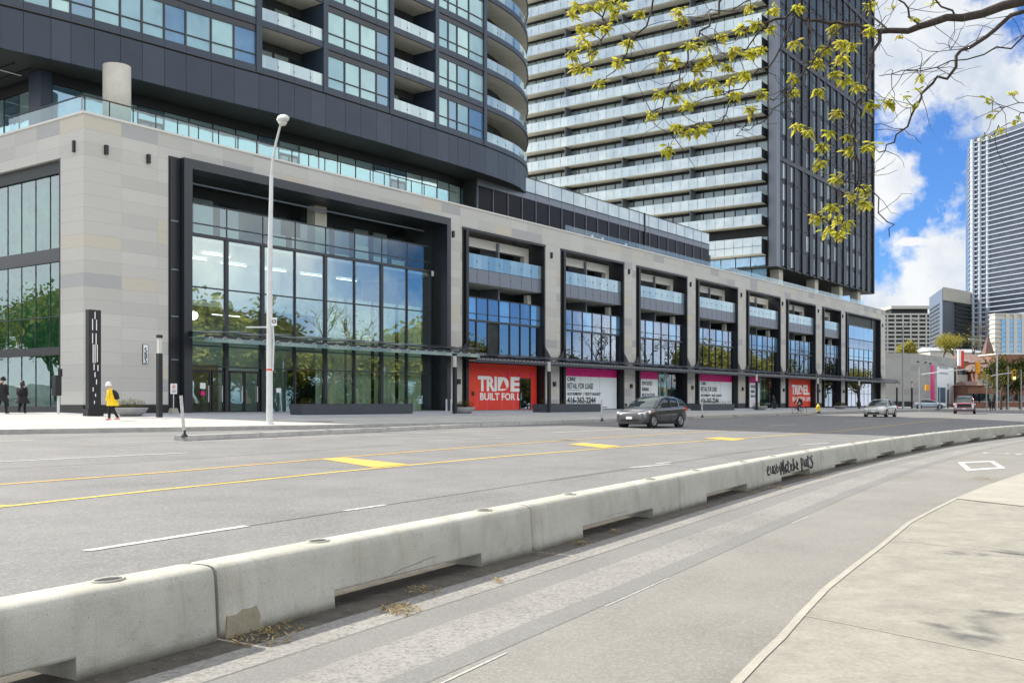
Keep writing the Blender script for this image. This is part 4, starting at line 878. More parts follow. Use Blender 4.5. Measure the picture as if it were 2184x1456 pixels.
#@@TOWER2
T3 = Fr(103.3, -2, 17.0); t2 = T3.root('balcony_apartment_tower', 'tall apartment tower with rows of white glass balconies and a black ribbed side', 'building')
TA, TB_, OF, OB = 103.3, 147.3, -2.0, -46.0; ZB, ZT = 20.0, 76.0
mb = MB(T3); mb.bo(TA+.35, TB_, OB, OF-.55, ZB+.2, ZT, 'black'); mb.build('wall', t2)
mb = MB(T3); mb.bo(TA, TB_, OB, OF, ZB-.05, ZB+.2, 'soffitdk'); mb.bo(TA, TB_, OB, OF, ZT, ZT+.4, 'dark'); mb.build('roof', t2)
mb = MB(T3); mb.bo(TA-.35, TA+.15, OF-.9, OF+.25, ZB, ZT, 'steelblue'); mb.bo(TA+.2, TA+.7, OF-.4, OF+.27, ZB, ZT, 'steelblue'); mb.bo(TB_-.35, TB_+.1, OF-.9, OF+.25, ZB, ZT, 'dark'); mb.build('corner_trim', t2)
# ribbed side: staggered fins, slots with narrow windows
nm = 14; md = (TB_-TA-1.1)/nm
fin = []
random.seed(21)
brk = {}
for i in range(nm):
    a = TA+.8+i*md; fz = MB(T3)
    fz.bo(a, a+md*.30, OF-.5, OF+.10, ZB, ZT, 'fin'); fz.bo(a+md*.33, a+md*.58, OF-.5, OF-.0, ZB, ZT, 'fin'); fz.bo(a+md*.93, a+md*.97, OF-.5, OF+.16, ZB, ZT, 'black')
    z = ZB
    while z < ZT: fz.bo(a, a+md*.55, OF-.4, OF+.15, z-.03, z+.03, 'black'); z += 3.02
    fz.build('facade_fin', t2)
wcount = 0; rest = MB(T3)
for fl_ in range(18):
    z = ZB+.3+fl_*3.02
    for i in range(nm):
        a = TA+.8+i*md+md*.61; b = a+md*.31
        m_ = random.random()
        tgt = rest if wcount >= 100 else MB(T3); wcount += 1
        tgt.bo(a, b, OF-.5, OF-.06, z+.1, z+2.3, 'slotpane' if (i*7+3) % 5 in (0, 1, 3) or fl_ % 4 == 1 and i % 2 else 'fin'); tgt.bo(a, b, OF-.5, OF-.03, z+2.3, z+3.12, 'fin')
        if tgt is not rest: tgt.build('window', t2)
rest.build('window', t2, kind='stuff')
mb = MB(T3)
for k, zk in enumerate((34.6, 49.8, 64.8)): mb.bo(TA+.8, TB_-.4, OF-.2, OF+.17, zk, zk+.6, 'black')
mb.build('dark_reveal', t2)
# balconies on the other side
ZK = [25.6+3.02*k for k in range(14)]
mb = MB(T3)
for z in [21.6]+ZK:
    q = OF-1.2
    while q > OB: mb.bo(TA+.22, TA+.35, q-1.5, q-.1, z+.3, z+2.6, 'windark'); q -= 1.6
mb.build('balcony_window', t2, kind='stuff')
for j, z in enumerate([21.7]+ZK):
    h = 2.25 if j == 0 else 1.42; ob = OB if j else -14
    b_ = MB(T3); b_.bo(TA-1.65, TA+.2, OB, OF-1.35, z-.02, z+.2, 'soffit'); b_.bo(TA-1.68, TA+.2, OF-1.35, OF-1.31, z-.02, z+h-.25, 'black')
    if j: b_.bo(TA-1.5, TA+.2, -14.1, -14, z-2.8, z, 'steelblue'); b_.bo(TA-1.5, TA+.2, -25.1, -25, z-2.8, z, 'steelblue'); b_.bo(TA-1.5, TA+.2, -35.1, -35, z-2.8, z, 'steelblue')
    bb = b_.build('balcony', t2)
    g_ = MB(T3); q = OF-1.35
    while q > OB+.5:
        g_.bo(TA-1.72, TA-1.68, q-1.32, q-.02, z+.0, z+h, 'frost'); g_.bo(TA-1.75, TA-1.72, q-1.36, q-1.30, z+h*.55, z+h*.55+.1, 'black'); q -= 1.35
    if j == 0: g_.bo(TA-1.74, TA-1.66, OB, OF-1.35, z+1.03, z+1.07, 'dark')
    g_.build('railing', bb)
mb = MB(T3); q = OF-1.5
mb.bo(TA+.6, TB_-.5, OB, -9, 17, 20.0, 'int_dark')
while q > OB+2: mb.bo(TA+.5, TA+.6, q-2.1, q-.05, 17.1, 19.9, 'winblue'); mb.bo(TA+.1, TA+.2, q-2.1, q-.05, 20.2, 21.6, 'winblue'); q -= 2.2
mb.build('base_window', t2)
for i in range(9):
    a = TA+4+i*4.3; MB(T3).bo(a, a+1.5, -9, -8.9, 17.1, 19.5, 'win').bo(a+1.5, a+1.6, -9, -8.8, 17.1, 19.9, 'galvdk').build('terrace_window', t2)
for x in (1653, 1730, 1783, 1822):
    tt = bt(x, -3.2); MB(T3).bo(tt-.1, tt+1.4, -3.9, -2.6, 17.1, ZB-.05, 'colcon').build('column', t2)
#@@OBJECTS
# ------------------------------------------------------------------ concrete barrier blocks
BL = [Vector(p) for p in BARP]
bl_len = [0]
for a, b in zip(BL, BL[1:]): bl_len.append(bl_len[-1]+(b-a).length)
def barat(s):
    k = max(j for j in range(len(bl_len)) if bl_len[j] <= s+1e-9); k = min(k, len(BL)-2)
    return BL[k].lerp(BL[k+1], (s-bl_len[k])/(bl_len[k+1]-bl_len[k]))
def ring_b(x, zb, sc=1.0):
    pr = [(-.20 if zb < .05 else -.191, zb), (-.195 if zb < .05 else -.189, max(zb+.02, .06)), (-.178, .30), (-.168, .405), (-.158, .438), (-.132, .460), (-.09, .468), (-.04, .471)]
    return [(x, y*sc, z*(1 if sc == 1 else (1 if z < .1 else .985))) for y, z in pr]+[(x, -y*sc, z*(1 if sc == 1 else (1 if z < .1 else .985))) for y, z in reversed(pr)]
def barrier_meshes(L):
    m = MB(); s0, s1 = L*.26, L*.755
    for seg in ([(0, 0, .80), (.02, 0, .93), (.05, 0, 1.0), (s0, 0, 1)], [(s0, .12, 1), (s1, .12, 1), (s1+.001, .12, 1)], [(s1, 0, 1), (L-.05, 0, 1), (L-.02, 0, .93), (L, 0, .80)]):
        out = []
        for (a, za, ca), (b, zb_, cb) in zip(seg, seg[1:]):
            n = max(1, int((b-a)/.35))
            for i in range(n): u = i/n; out.append((a+(b-a)*u, za+(zb_-za)*u, ca+(cb-ca)*u))
        out.append(seg[-1]); m.loft([[(p[0], p[1]*(1+.010*math.sin(x*3.7+p[2]*9)), p[2]) for p in ring_b(x, z, c_)] for x, z, c_ in out], 'barrier', True, True, True)
    return m
names = ['nearest concrete barrier block, cut off by the left edge of the photo', 'second concrete barrier block, with a broken brown corner at its foot', 'third concrete barrier block, with a long hairline crack across its face', 'fourth concrete barrier block, with grey scuffs near its left joint', 'concrete barrier block sprayed with black graffiti', 'concrete barrier block just beyond the graffiti', 'second concrete barrier block beyond the graffiti', 'third concrete barrier block beyond the graffiti', 'fourth concrete barrier block beyond the graffiti', 'fifth concrete barrier block beyond the graffiti', 'sixth concrete barrier block beyond the graffiti, near the right edge of the photo', 'far concrete barrier block where the row leaves the photo']
for k in range(13):
    a, b = BL[k+1] if k < 13 else None, BL[k+2] if k+2 < len(BL) else None
    if k == 12: d = (BL[14]-BL[13]).normalized(); a = BL[14]; b = a+d*4.3
    a = Vector(a); b = Vector(b); d = (b-a); L = d.length-.03; nl = Vector((-d.y, d.x)).normalized()*.19; a = a+nl; b = b+nl
    if k == 0: pass
    r = thing('concrete_barrier', (a.x, a.y, gz(a.x, a.y)), math.atan2(d.y, d.x), names[min(k, 11)] if k < 12 else 'last concrete barrier block, hardly in view at the right edge', 'barrier', 'concrete barrier blocks between the road and the cycle lane')
    sl = math.atan2(gz(b.x, b.y)-gz(a.x, a.y), d.length)
    bo = barrier_meshes(L).build('block', r); bo.rotation_euler = (0, -sl, 0)
    for u in (.27, .84):
        h = MB(); x = L*u
        h.add([(x+.085*math.cos(q*math.pi/8), .045+.05*math.sin(q*math.pi/8)-.05, .4735+.0) for q in range(16)], [tuple(range(16))], 'black')
        h.tube([(x+.1*math.cos(q*math.pi/8), .062*math.sin(q*math.pi/8)-.005, .472) for q in range(17)], .011, 'barrier', 5, False)
        h.build('lifting_hole', bo)
    if k == 1:
        random.seed(2); c_ = MB(); vs = []; nn_ = 14
        rim = [(.0, .0), (.02, .14), (.10, .135), (.16, .16), (.24, .155), (.29, .165), (.31, .12), (.325, .08), (.30, .05), (.345, .02), (.34, 0)]
        vs = [(x+.012, -.199+z*.06-.004, z) for x, z in rim]; c_.add(vs, [tuple(range(len(vs)))], 'brown')
        vb = [(x+.012, -.19+z*.06, z) for x, z in rim]; n = len(rim); c_.add(vs+vb, [(q, (q+1) % n, n+(q+1) % n, n+q) for q in range(n)], 'brown'); c_.build('broken_corner', bo)
    if k in (0, 2, 1):
        random.seed(k+40); ck = MB(); x = L*.40; z = .13 if k != 2 else .17; q = []
        for i in range(9): q.append((x, -.197+z*.06-.0035, z)); x += random.uniform(.06, .14); z += random.uniform(-.006, .022)
        if k: ck.tube(q, [.0006]+[.0013]*7+[.0005], 'black', 4).build('crack', bo)
    if k == 4:   # graffiti strokes on the face
        def gstroke(P_): return [(x, -.2035+max(0, z-.06)*.085, z) for x, z in P_]
        gf = MB(); LT = {}
        strokes = [[(0, .26), (.10, .30), (.07, .35), (.0, .31), (.02, .22), (.12, .22)], [(.17, .34), (.17, .24), (.24, .23), (.26, .34), (.27, .22)], [(.32, .22), (.30, .31), (.37, .34), (.40, .27), (.34, .22), (.44, .22)], [(.46, .36), (.46, .24), (.52, .23), (.55, .29), (.49, .32)], [(.60, .33), (.62, .23), (.68, .30), (.74, .23), (.76, .34)],
            [(.95, .20), (1.0, .40), (1.02, .30), (1.12, .42), (1.10, .20)], [(1.18, .24), (1.25, .35), (1.17, .30), (1.29, .25), (1.20, .21)], [(1.36, .40), (1.34, .22), (1.42, .22)], [(1.28, .34), (1.44, .36)], [(1.48, .24), (1.56, .33), (1.50, .34), (1.50, .23), (1.60, .24)],
            [(1.66, .42), (1.64, .22), (1.74, .26), (1.70, .33), (1.64, .30)], [(1.82, .26), (1.90, .32), (1.85, .36), (1.82, .26), (1.92, .23)],
            [(2.12, .18), (2.10, .40), (2.22, .38), (2.20, .28), (2.11, .28)], [(2.30, .36), (2.29, .25), (2.38, .25), (2.40, .37), (2.42, .24)], [(2.52, .42), (2.50, .22), (2.60, .24)], [(2.44, .35), (2.62, .38)], [(2.78, .40), (2.68, .37), (2.80, .28), (2.72, .20), (2.62, .22)]]
        for st_ in strokes: gf.tube(gstroke([(x*1.38-.2, .13+(z-.2)*1.2) for x, z in st_]), .019, 'black', 4, True, False)
        gf = gf.build('graffiti', bo); gf.location = (.42, .011, .03); 
# dry litter caught along the barrier
random.seed(9)
for j, (px, py, r_, n) in enumerate(((850, 1302, .20, 140), (575, 1352, .30, 150), (1060, 1240, .07, 24), (1240, 1160, .14, 40), (1660, 1040, .22, 90), (1740, 1018, .30, 110), (2105, 1022, .35, 80), (1310, 1135, .1, 24), (1600, 1050, .2, 40), (900, 1262, .22, 50))):
    c_ = U(px, py); mb = MB()
    for _ in range(n):
        a = random.uniform(0, 6.28); q = r_*random.random()**.7; x = c_.x+math.cos(a)*q*.8; y = c_.y+math.sin(a)*q*1.25; z = gz(x, y)+.008+random.random()*.03*(1-q/r_)
        t = random.uniform(0, 3.14); l = random.uniform(.012, .045); w_ = random.uniform(.003, .008); dx, dy = math.cos(t)*l, math.sin(t)*l
        mb.add([(x-dx, y-dy, z), (x+dy*w_/l, y-dx*w_/l, z+.004), (x+dx, y+dy, z+random.uniform(0, .02)), (x-dy*w_/l, y+dx*w_/l, z+.004)], [(0, 1, 2, 3)], 'straw')
    mb.build('dry_litter', None, ['clump of dry straw on the cycle lane', 'scatter of dry twigs at the foot of the broken barrier', 'small scatter of litter by the second barrier', 'wisps of straw by the third barrier', 'dry grass clump under the graffiti', 'dry grass strewn beyond the graffiti', 'brown leaf litter on the cycle lane beside the kerb', 'few dry bits under the third barrier', 'sparse litter left of the graffiti', 'brown debris under the second barrier'][j], 'litter', 'dry litter along the barrier', 'stuff')
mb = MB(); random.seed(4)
strip(BARP[1:14], -.38, .26, .0035, 'gutter', mb=mb, sub=1.2); mb.build('gutter_dirt_shade', kind='structure')  # debris strip whose dark colour also deepens the shadow beside the barriers
mb = MB()
for _ in range(900):
    s_ = random.uniform(bl_len[2]-3, bl_len[10]); p = barat(s_); q = barat(s_+.1); d = (q-p).normalized(); n = Vector((d.y, -d.x)); p = p+n*random.uniform(-.2, .30); x, y = p; l = random.uniform(.004, .014); z = gz(x, y)+.012; t = random.random()*3
    mb.add([(x-l*math.cos(t), y-l*math.sin(t), z), (x+l*.5, y-l*.4, z+.006), (x+l*math.cos(t), y+l*math.sin(t), z)], [(0, 1, 2)], 'straw')
mb.build('grit', None, 'scattered grit and specks in the gutter under the barriers', 'grit', None, 'stuff')
# ------------------------------------------------------------------ low kerbs and white flexible posts of the far cycle lane
pcs = w2((380, 939), (545, 932), (555, 931.5), (693, 925), (701, 924.6), (818, 919.4), (826, 919), (926, 914), (932, 913.8), (1017, 910), (1023, 909.6), (1097, 906.6), (1103, 906.2), (1190, 902), (1196, 901.6), (1290, 897))
for i in range(0, 16, 2):
    a, b = Vector(pcs[i]), Vector(pcs[i+1]); d = (b-a); r = MB(); L = d.length
    r.loft([[(x, -.2, 0), (x, -.17, .15), (x, .17, .15), (x, .2, 0)] for x in (0, L)], 'kerb', True, True, False)
    o = r.build('low_kerb', None, '%s low concrete kerb from the left along the far cycle lane' % ['first', 'second', 'third', 'fourth', 'fifth', 'sixth', 'seventh', 'last'][i//2], 'kerb block', 'low kerbs along the far cycle lane'); o.location = (a.x, a.y, gz(a.x, a.y)); o.rotation_euler = (0, 0, math.atan2(d.y, d.x))
for k, q in enumerate((((1475, 893), (1560, 889)), ((1566, 888.4), (1650, 886)), ((1655, 885.8), (1740, 884)))):
    a, b = [Vector(v) for v in w2(*q)]; d = b-a; r = MB(); r.loft([[(x, -.25, 0), (x, -.2, .13), (x, .2, .13), (x, .25, 0)] for x in (0, d.length)], 'walk_pale', True, True, False)
    o = r.build('low_kerb', None, '%s long pale kerb beyond the grey hatchback' % ['first', 'second', 'third'][k], 'kerb block', 'pale kerbs beyond the hatchback'); o.location = (a.x, a.y, gz(a.x, a.y)); o.rotation_euler = (0, 0, math.atan2(d.y, d.x))
for px, py, h, ln, lb in ((393, 931, 1.25, -.10, 'white flexible post at the left end of the low kerbs'), (1284, 898, 1.2, -.03, 'white flexible post just left of the grey hatchback'), (1498, 890, 1.1, -.03, 'white flexible post just right of the grey hatchback'), (1340, 893, 1.1, 0, 'white flexible post behind the grey hatchback')):
    c_ = U(px, py, .12); r = thing('flexible_post', c_, 0, lb, 'post', 'white flexible posts'); MB().tube([(0, 0, .1), (ln*.5, 0, h*.5), (ln, 0, h)], .05, 'white', 10).build('post', r); MB().lathe([(.11, 0), (.1, .05), (.055, .08), (.05, .2), (0, .2)], 'black', 12).build('base', r)
# ------------------------------------------------------------------ street lamp
c_ = U(575, 905, .15); r = thing('street_lamp', c_, 0, 'tall pale street lamp with a curved arm before the entrance', 'street lamp'); Zp = c_.y
def zz(py): return 1.6+(HY-py)*Zp/F-c_.z
def xx(px): return (px-575)/F*Zp
MB().tube([(0, 0, 0), (0, 0, zz(600)), (xx(579), 0, zz(375))], [.135, .115, .075], 'galv', 14).tube([(xx(579), 0, zz(375)), (xx(583), -.1, zz(345)), (xx(592), -.3, zz(310)), (xx(602), -.55, zz(285)), (xx(607), -.7, zz(275))], [.06, .055, .05, .045, .04], 'galv', 10).lathe([(.19, 0), (.19, .05), (.14, .06)], 'galv', 14).build('pole', r)
hd = MB(); hc = Vector((xx(613), -.85, zz(266))); rings = []
for u, w_, h_ in ((-.46, .04, .04), (-.40, .15, .10), (-.15, .24, .15), (.12, .25, .17), (.32, .17, .11), (.40, .03, .03)):
    rings.append([(hc.x+u*.35+math.cos(q*math.pi/6)*w_, hc.y-u*.9, hc.z-u*.1+math.sin(q*math.pi/6)*h_) for q in range(12)])
hd.loft(rings, 'galv').build('lamp_head', r); MB().lathe([(0, -.26), (.12, -.22), (.19, -.10), (0, .0)], 'lens', 14, (hc.x, hc.y-.05, hc.z-.05)).build('lens', r)
MB().box(xx(525), 0, -.02, .02, zz(699), zz(696), 'galv').build('sign_arm', r)
sg_ = MB().box(xx(581), xx(592), -.16, -.13, zz(695), zz(678), 'letter').build('sign', r); MB().tube([(xx(586.5)+.08*math.cos(q*.785), -.165, zz(686)+.08*math.sin(q*.785)) for q in range(9)], .016, 'black', 5, False).box(xx(586.5)-.05, xx(586.5)+.05, -.17, -.162, zz(686)-.012, zz(686)+.012, 'black').build('sign_symbol', sg_)
MB().tube([(.16, -.08, zz(695)), (.19, -.08, zz(730)), (.17, -.08, zz(765)), (.15, -.08, zz(790))], .035, 'galv', 8).build('conduit', r)
for py in (790, 835): MB().lathe([(.128, 0), (.128, .07)], 'red', 14, (0, 0, zz(py))).build('red_band', r)
# ------------------------------------------------------------------ forecourt furniture
def at(t, o): p = BF(t, o); return Vector((p.x, p.y, gz(p.x, p.y)+.155))
p = at(bt(199, 4.4), 4.4); r = thing('sign_totem', p, ANG, 'tall black sign totem with white dashes beside the corner', 'totem')
MB().box(-.33, .33, -.14, .14, .35, 5.2, 'black').build('panel', r); MB().box(-.42, .42, -.22, .22, 0, .35, 'black').build('base', r)
for u, z0, z1 in ((.0, 4.75, 5.1), (-.13, 4.2, 4.75), (.08, 4.2, 4.72), (-.13, 3.55, 4.05), (.06, 3.5, 4.05), (-.1, 2.6, 3.5), (.0, 2.6, 3.5), (.12, 2.65, 3.5), (-.05, 2.25, 2.55), (.16, 2.2, 2.5), (.0, 1.9, 2.15), (.08, 1.55, 1.8), (-.1, 1.2, 1.4), (.03, .95, 1.1), (-.03, .6, .75)): MB().box(u-.022, u+.022, -.15, -.141, z0, z1, 'letter').build('white_dash', r)
for j, (px, lb) in enumerate(((340, 'black light post beside the stone bowl at the corner'), (970, 'black light post right of the lobby entrance'), (1171, 'black light post between the red shop panel and the first lease sign'), (1614, 'black light post before the shop window left of the second red panel'), (1744.6, 'black light post behind the yellow hydrant'), (1832.5, 'black light post behind the beige sedan'), (1913, 'black light post at the far corner of the podium'), (1945, 'black light post in front of the grey annex'), (2022, 'black light post behind the red pickup'))):
    o_ = 7.5 if px < 1900 else (7 if px < 1940 else 9); p = at(bt(px, o_), o_); r = thing('light_post', p, ANG, lb, 'light post', 'black light posts along the forecourt')
    MB().box(-.11, .11, -.11, .11, 0, 3.1, 'black').build('post', r); MB().box(-.11, .11, -.11, .11, 3.85, 4.0, 'black').build('cap', r); MB().box(-.085, .085, -.085, .085, 3.1, 3.85, 'lens').build('lamp', r)
def plants(mb, cx, cy, z, rx, ry, h, n, m='shrub'):
    for _ in range(n):
        a = random.uniform(0, 6.28); q = random.random()**.5; x = cx+math.cos(a)*q*rx; y = cy+math.sin(a)*q*ry; hh = h*random.uniform(.2, 1)*(1-.35*q)
        t = random.uniform(0, 6.28); l = random.uniform(.025, .06); tl = random.uniform(-.5, .8)
        dx, dy = math.cos(t)*l, math.sin(t)*l
        mb.add([(x-dx, y-dy, z+hh), (x-dy*.5, y+dx*.5, z+hh+l*tl*.5), (x+dx, y+dy, z+hh+l*tl), (x+dy*.5, y-dx*.5, z+hh+l*tl*.5)], [(0, 1, 2, 3)], m)
random.seed(31)
for px, o_, sz, lb in ((279, 5.1, .90, 'large grey bowl planter with shrubs behind the yellow coat'), (991, 7.0, .84, 'grey bowl planter with a green shrub before the first red shop panel'), (1620, 7.3, 1.05, 'grey bowl planter beside the parked bicycle rider'), (1792, 7.3, 1.1, 'grey bowl planter before the dark shop window')):
    p = at(bt(px, o_), o_); r = thing('bowl_planter', p, ANG, lb, 'planter', 'round bowl planters'); MB().lathe([(0, 0), (.55, 0), (.8, .14), (.97, .36), (1.0, .42), (.94, .42), (.9, .36), (0, .34)], 'planter', 32, (0, 0, 0), sz, sz*.8).build('bowl', r)
    mb = MB(); plants(mb, 0, 0, .32, .84*sz, .62*sz, .62, 1500); s_ = mb.build('shrub', r)
for j, (x0, x1, o1, lb) in enumerate(((645, 880, 6.7, 'long slate planter box before the lobby glass'), (1160, 1281, 7.2, 'slate planter box under the first lease sign'), (1493, 1566, 7.2, 'slate planter box under the second lease sign'))):
    ta, tb = bt(x0, o1), bt(x1, o1); p = at((ta+tb)/2, o1-.5); L = (tb-ta)/2; r = thing('planter_box', p, ANG, lb, 'planter', 'slate planter boxes'); b_ = MB()
    b_.hexa([(-L, -.5, 0), (L, -.5, 0), (L, .5, 0), (-L, .5, 0), (-L-.12, -.56, .62), (L, -.56, .62), (L, .5, .62), (-L-.12, .5, .62)], 'planterdk').build('box', r)
    MB().box(-L+.05, L-.08, -.45, .42, .58, .64, 'soil').build('soil', r); mb = MB()
    n = int(L*1.5)
    for i in range(n): plants(mb, -L+.8+i*(2*L-1.4)/max(1, n-1), 0, .6, .42, .3, .45, 260, 'dkgreen' if i % 2 else 'shrub')
    mb.build('shrub', r)
p = at(4.7, 1.3); r = thing('sign_stand', p, ANG, 'white prohibition sign on a weighted stand left of the entrance', 'sign')
MB().hexa([(-.24, -.2, 0), (.24, -.2, 0), (.24, .2, 0), (-.24, .2, 0), (-.17, -.13, .3), (.17, -.13, .3), (.17, .13, .3), (-.17, .13, .3)], 'walk_pale').build('base', r); MB().tube([(0, 0, .3), (0, 0, 1.2)], .025, 'galv').build('post', r); sb = MB().box(-.21, .21, -.03, 0, 1.1, 1.68, 'letter').build('sign_board', r)
MB().tube([(.12*math.cos(q*.523), -.036, 1.50+.12*math.sin(q*.523)) for q in range(13)], .014, 'red', 5, False).box(-.03, .03, -.04, -.031, 1.44, 1.56, 'black').box(-.15, .15, -.04, -.031, 1.28, 1.31, 'black').box(-.15, .15, -.04, -.031, 1.20, 1.23, 'black').build('sign_symbol', sb)
p = BF(-1.3, -.2); p = Vector((p.x, p.y, gz(p.x, p.y)+.15)); r = thing('signal_post', p, ANG, 'short post with black signal boxes at the building corner', 'signal'); MB().tube([(0, 0, 0), (0, 0, 2.2)], .07, 'galv', 10).build('post', r); MB().box(-.28, .06, -.2, .12, .95, 2.0, 'black').build('box', r); MB().box(-.06, .12, -.18, -.02, 1.95, 2.35, 'black').build('signal_head', r)
p = U(1745, 881, .15); r = thing('fire_hydrant', p, 0, 'yellow fire hydrant on the far sidewalk', 'hydrant'); MB().lathe([(.2, 0), (.2, .05), (.13, .07), (.12, .55), (.17, .57), (.17, .62), (.13, .66), (.09, .78), (.03, .84), (.03, .9), (0, .9)], 'hydrant', 16).build('body', r)
for s_ in (-1, 1): MB().tube([(s_*.1, 0, .45), (s_*.22, 0, .45)], .06, 'hydrant', 10).build('outlet', r)
MB().lathe([(.21, 0), (.21, .2), (.13, .22)], 'black', 14).build('base', r)
for j, px in enumerate((952, 962)): p = at(bt(px, 1), 1); o = MB().tube([(0, 0, 0), (0, 0, .85), (.0, .0, .9)], .07, 'galv', 10).lathe([(.1, 0), (.1, .02), (.07, .03)], 'galv', 10).build('bollard', None, 'short steel bollard %s by the stone pier right of the lobby' % ('on the left' if j == 0 else 'on the right'), 'bollard', 'steel bollards by the pier'); o.location = p
p = U(664, 898, .156); o = MB().box(-1.0, 1.0, -.35, .35, 0, .012, 'galvdk').build('utility_cover', None, 'dark metal cover set in the sidewalk before the planter', 'cover'); o.location = p
#@@FIGURES
def skin_body(verts, edges, rad, m, parent, name='body', sub=2):
    me = bpy.data.meshes.new(name); me.from_pydata(verts, edges, []); me.materials.append(M[m]); o = bpy.data.objects.new(name, me); COL.objects.link(o); o.parent = parent
    md = o.modifiers.new('Skin', 'SKIN'); md.use_smooth_shade = True
    sv = me.skin_vertices[0].data
    for i, r_ in enumerate(rad): q = r_ if isinstance(r_, tuple) else (r_, r_); sv[i].radius = q; sv[i].use_root = (i == 0)
    s_ = o.modifiers.new('Subsurf', 'SUBSURF'); s_.levels = sub; s_.render_levels = sub
    dg = bpy.context.evaluated_depsgraph_get(); dg.update(); me2 = bpy.data.meshes.new_from_object(o.evaluated_get(dg)); o.modifiers.clear(); o.data = me2
    me2.materials.clear(); me2.materials.append(M[m]); return o
def figure(parent, lean=.0, stride=.28, arms=((.1, -.1), (.1, .12)), headfwd=.05, m='skin', hip=.92, sitting=None):
    """one continuous body; faces +x, origin between the feet"""
    V, E, Rr = [], [], []
    def v(x, y, z, r_, p=None): V.append((x, y, z)); Rr.append(r_); i = len(V)-1; (E.append((p, i)) if p is not None else None); return i
    pel = v(0, 0, hip, (.13, .10)); wa = v(lean*.2, 0, hip+.14, (.12, .09), pel); ch = v(lean*.6, 0, hip+.36, (.15, .10), wa); up = v(lean*.9, 0, hip+.49, (.12, .08), ch); nk = v(lean+.01, 0, hip+.56, .05, up); hb = v(lean+headfwd*.6, 0, hip+.63, (.075, .085), nk); h2 = v(lean+headfwd, 0, hip+.71, (.083, .10), hb); ht = v(lean+headfwd*.9, 0, hip+.78, (.06, .07), h2)
    v(lean+headfwd+.105, 0, hip+.685, .012, h2)
    for e_, (s_, (ex, hx)) in enumerate(zip((-1, 1), arms)):
        sh = v(lean*.85, s_*.17, hip+.45, .055, up); el = v(lean*.6+ex, s_*.21, hip+.17, .04, sh); wr = v(lean*.5+ex+hx, s_*.19, hip-.02, .028, el); pa = v(lean*.5+ex+hx*1.15, s_*.19, hip-.09, (.035, .018), wr)
        for f_, (dx, dz) in enumerate(((.03, -.07), (.012, -.085), (-.006, -.085), (-.024, -.07))): a_ = v(V[pa][0]+dx, s_*.19, V[pa][2]+dz*.55, .009, pa); v(V[pa][0]+dx*1.1+.01, s_*.185, V[pa][2]+dz, .007, a_)
        v(V[wr][0]+.045, s_*.18, V[wr][2]-.06, .01, wr)
    for s_, f_ in ((-1, 1), (1, -1)):
        if sitting: kn_, an_ = sitting[0 if s_ < 0 else 1]
        else: kn_ = (f_*stride*.55+.05, hip*.52); an_ = (f_*stride-.03 if f_ > 0 else f_*stride-.06, .09 if f_ > 0 else .12)
        hp = v(0, s_*.09, hip-.06, .085, pel); kn = v(kn_[0], s_*.095, kn_[1], .058, hp); an = v(an_[0], s_*.1, an_[1], .038, kn); hl = v(an_[0]-.03, s_*.1, an_[1]-.05, .034, an); v(an_[0]+.15, s_*.105, an_[1]-.055, .03, hl)
    o = skin_body(V, E, Rr, m, parent); return V
def rings_el(L, n=16): return [[(x+math.cos(2*math.pi*k/n)*rx, y+math.sin(2*math.pi*k/n)*ry, z) for k in range(n)] for x, y, z, rx, ry in L]
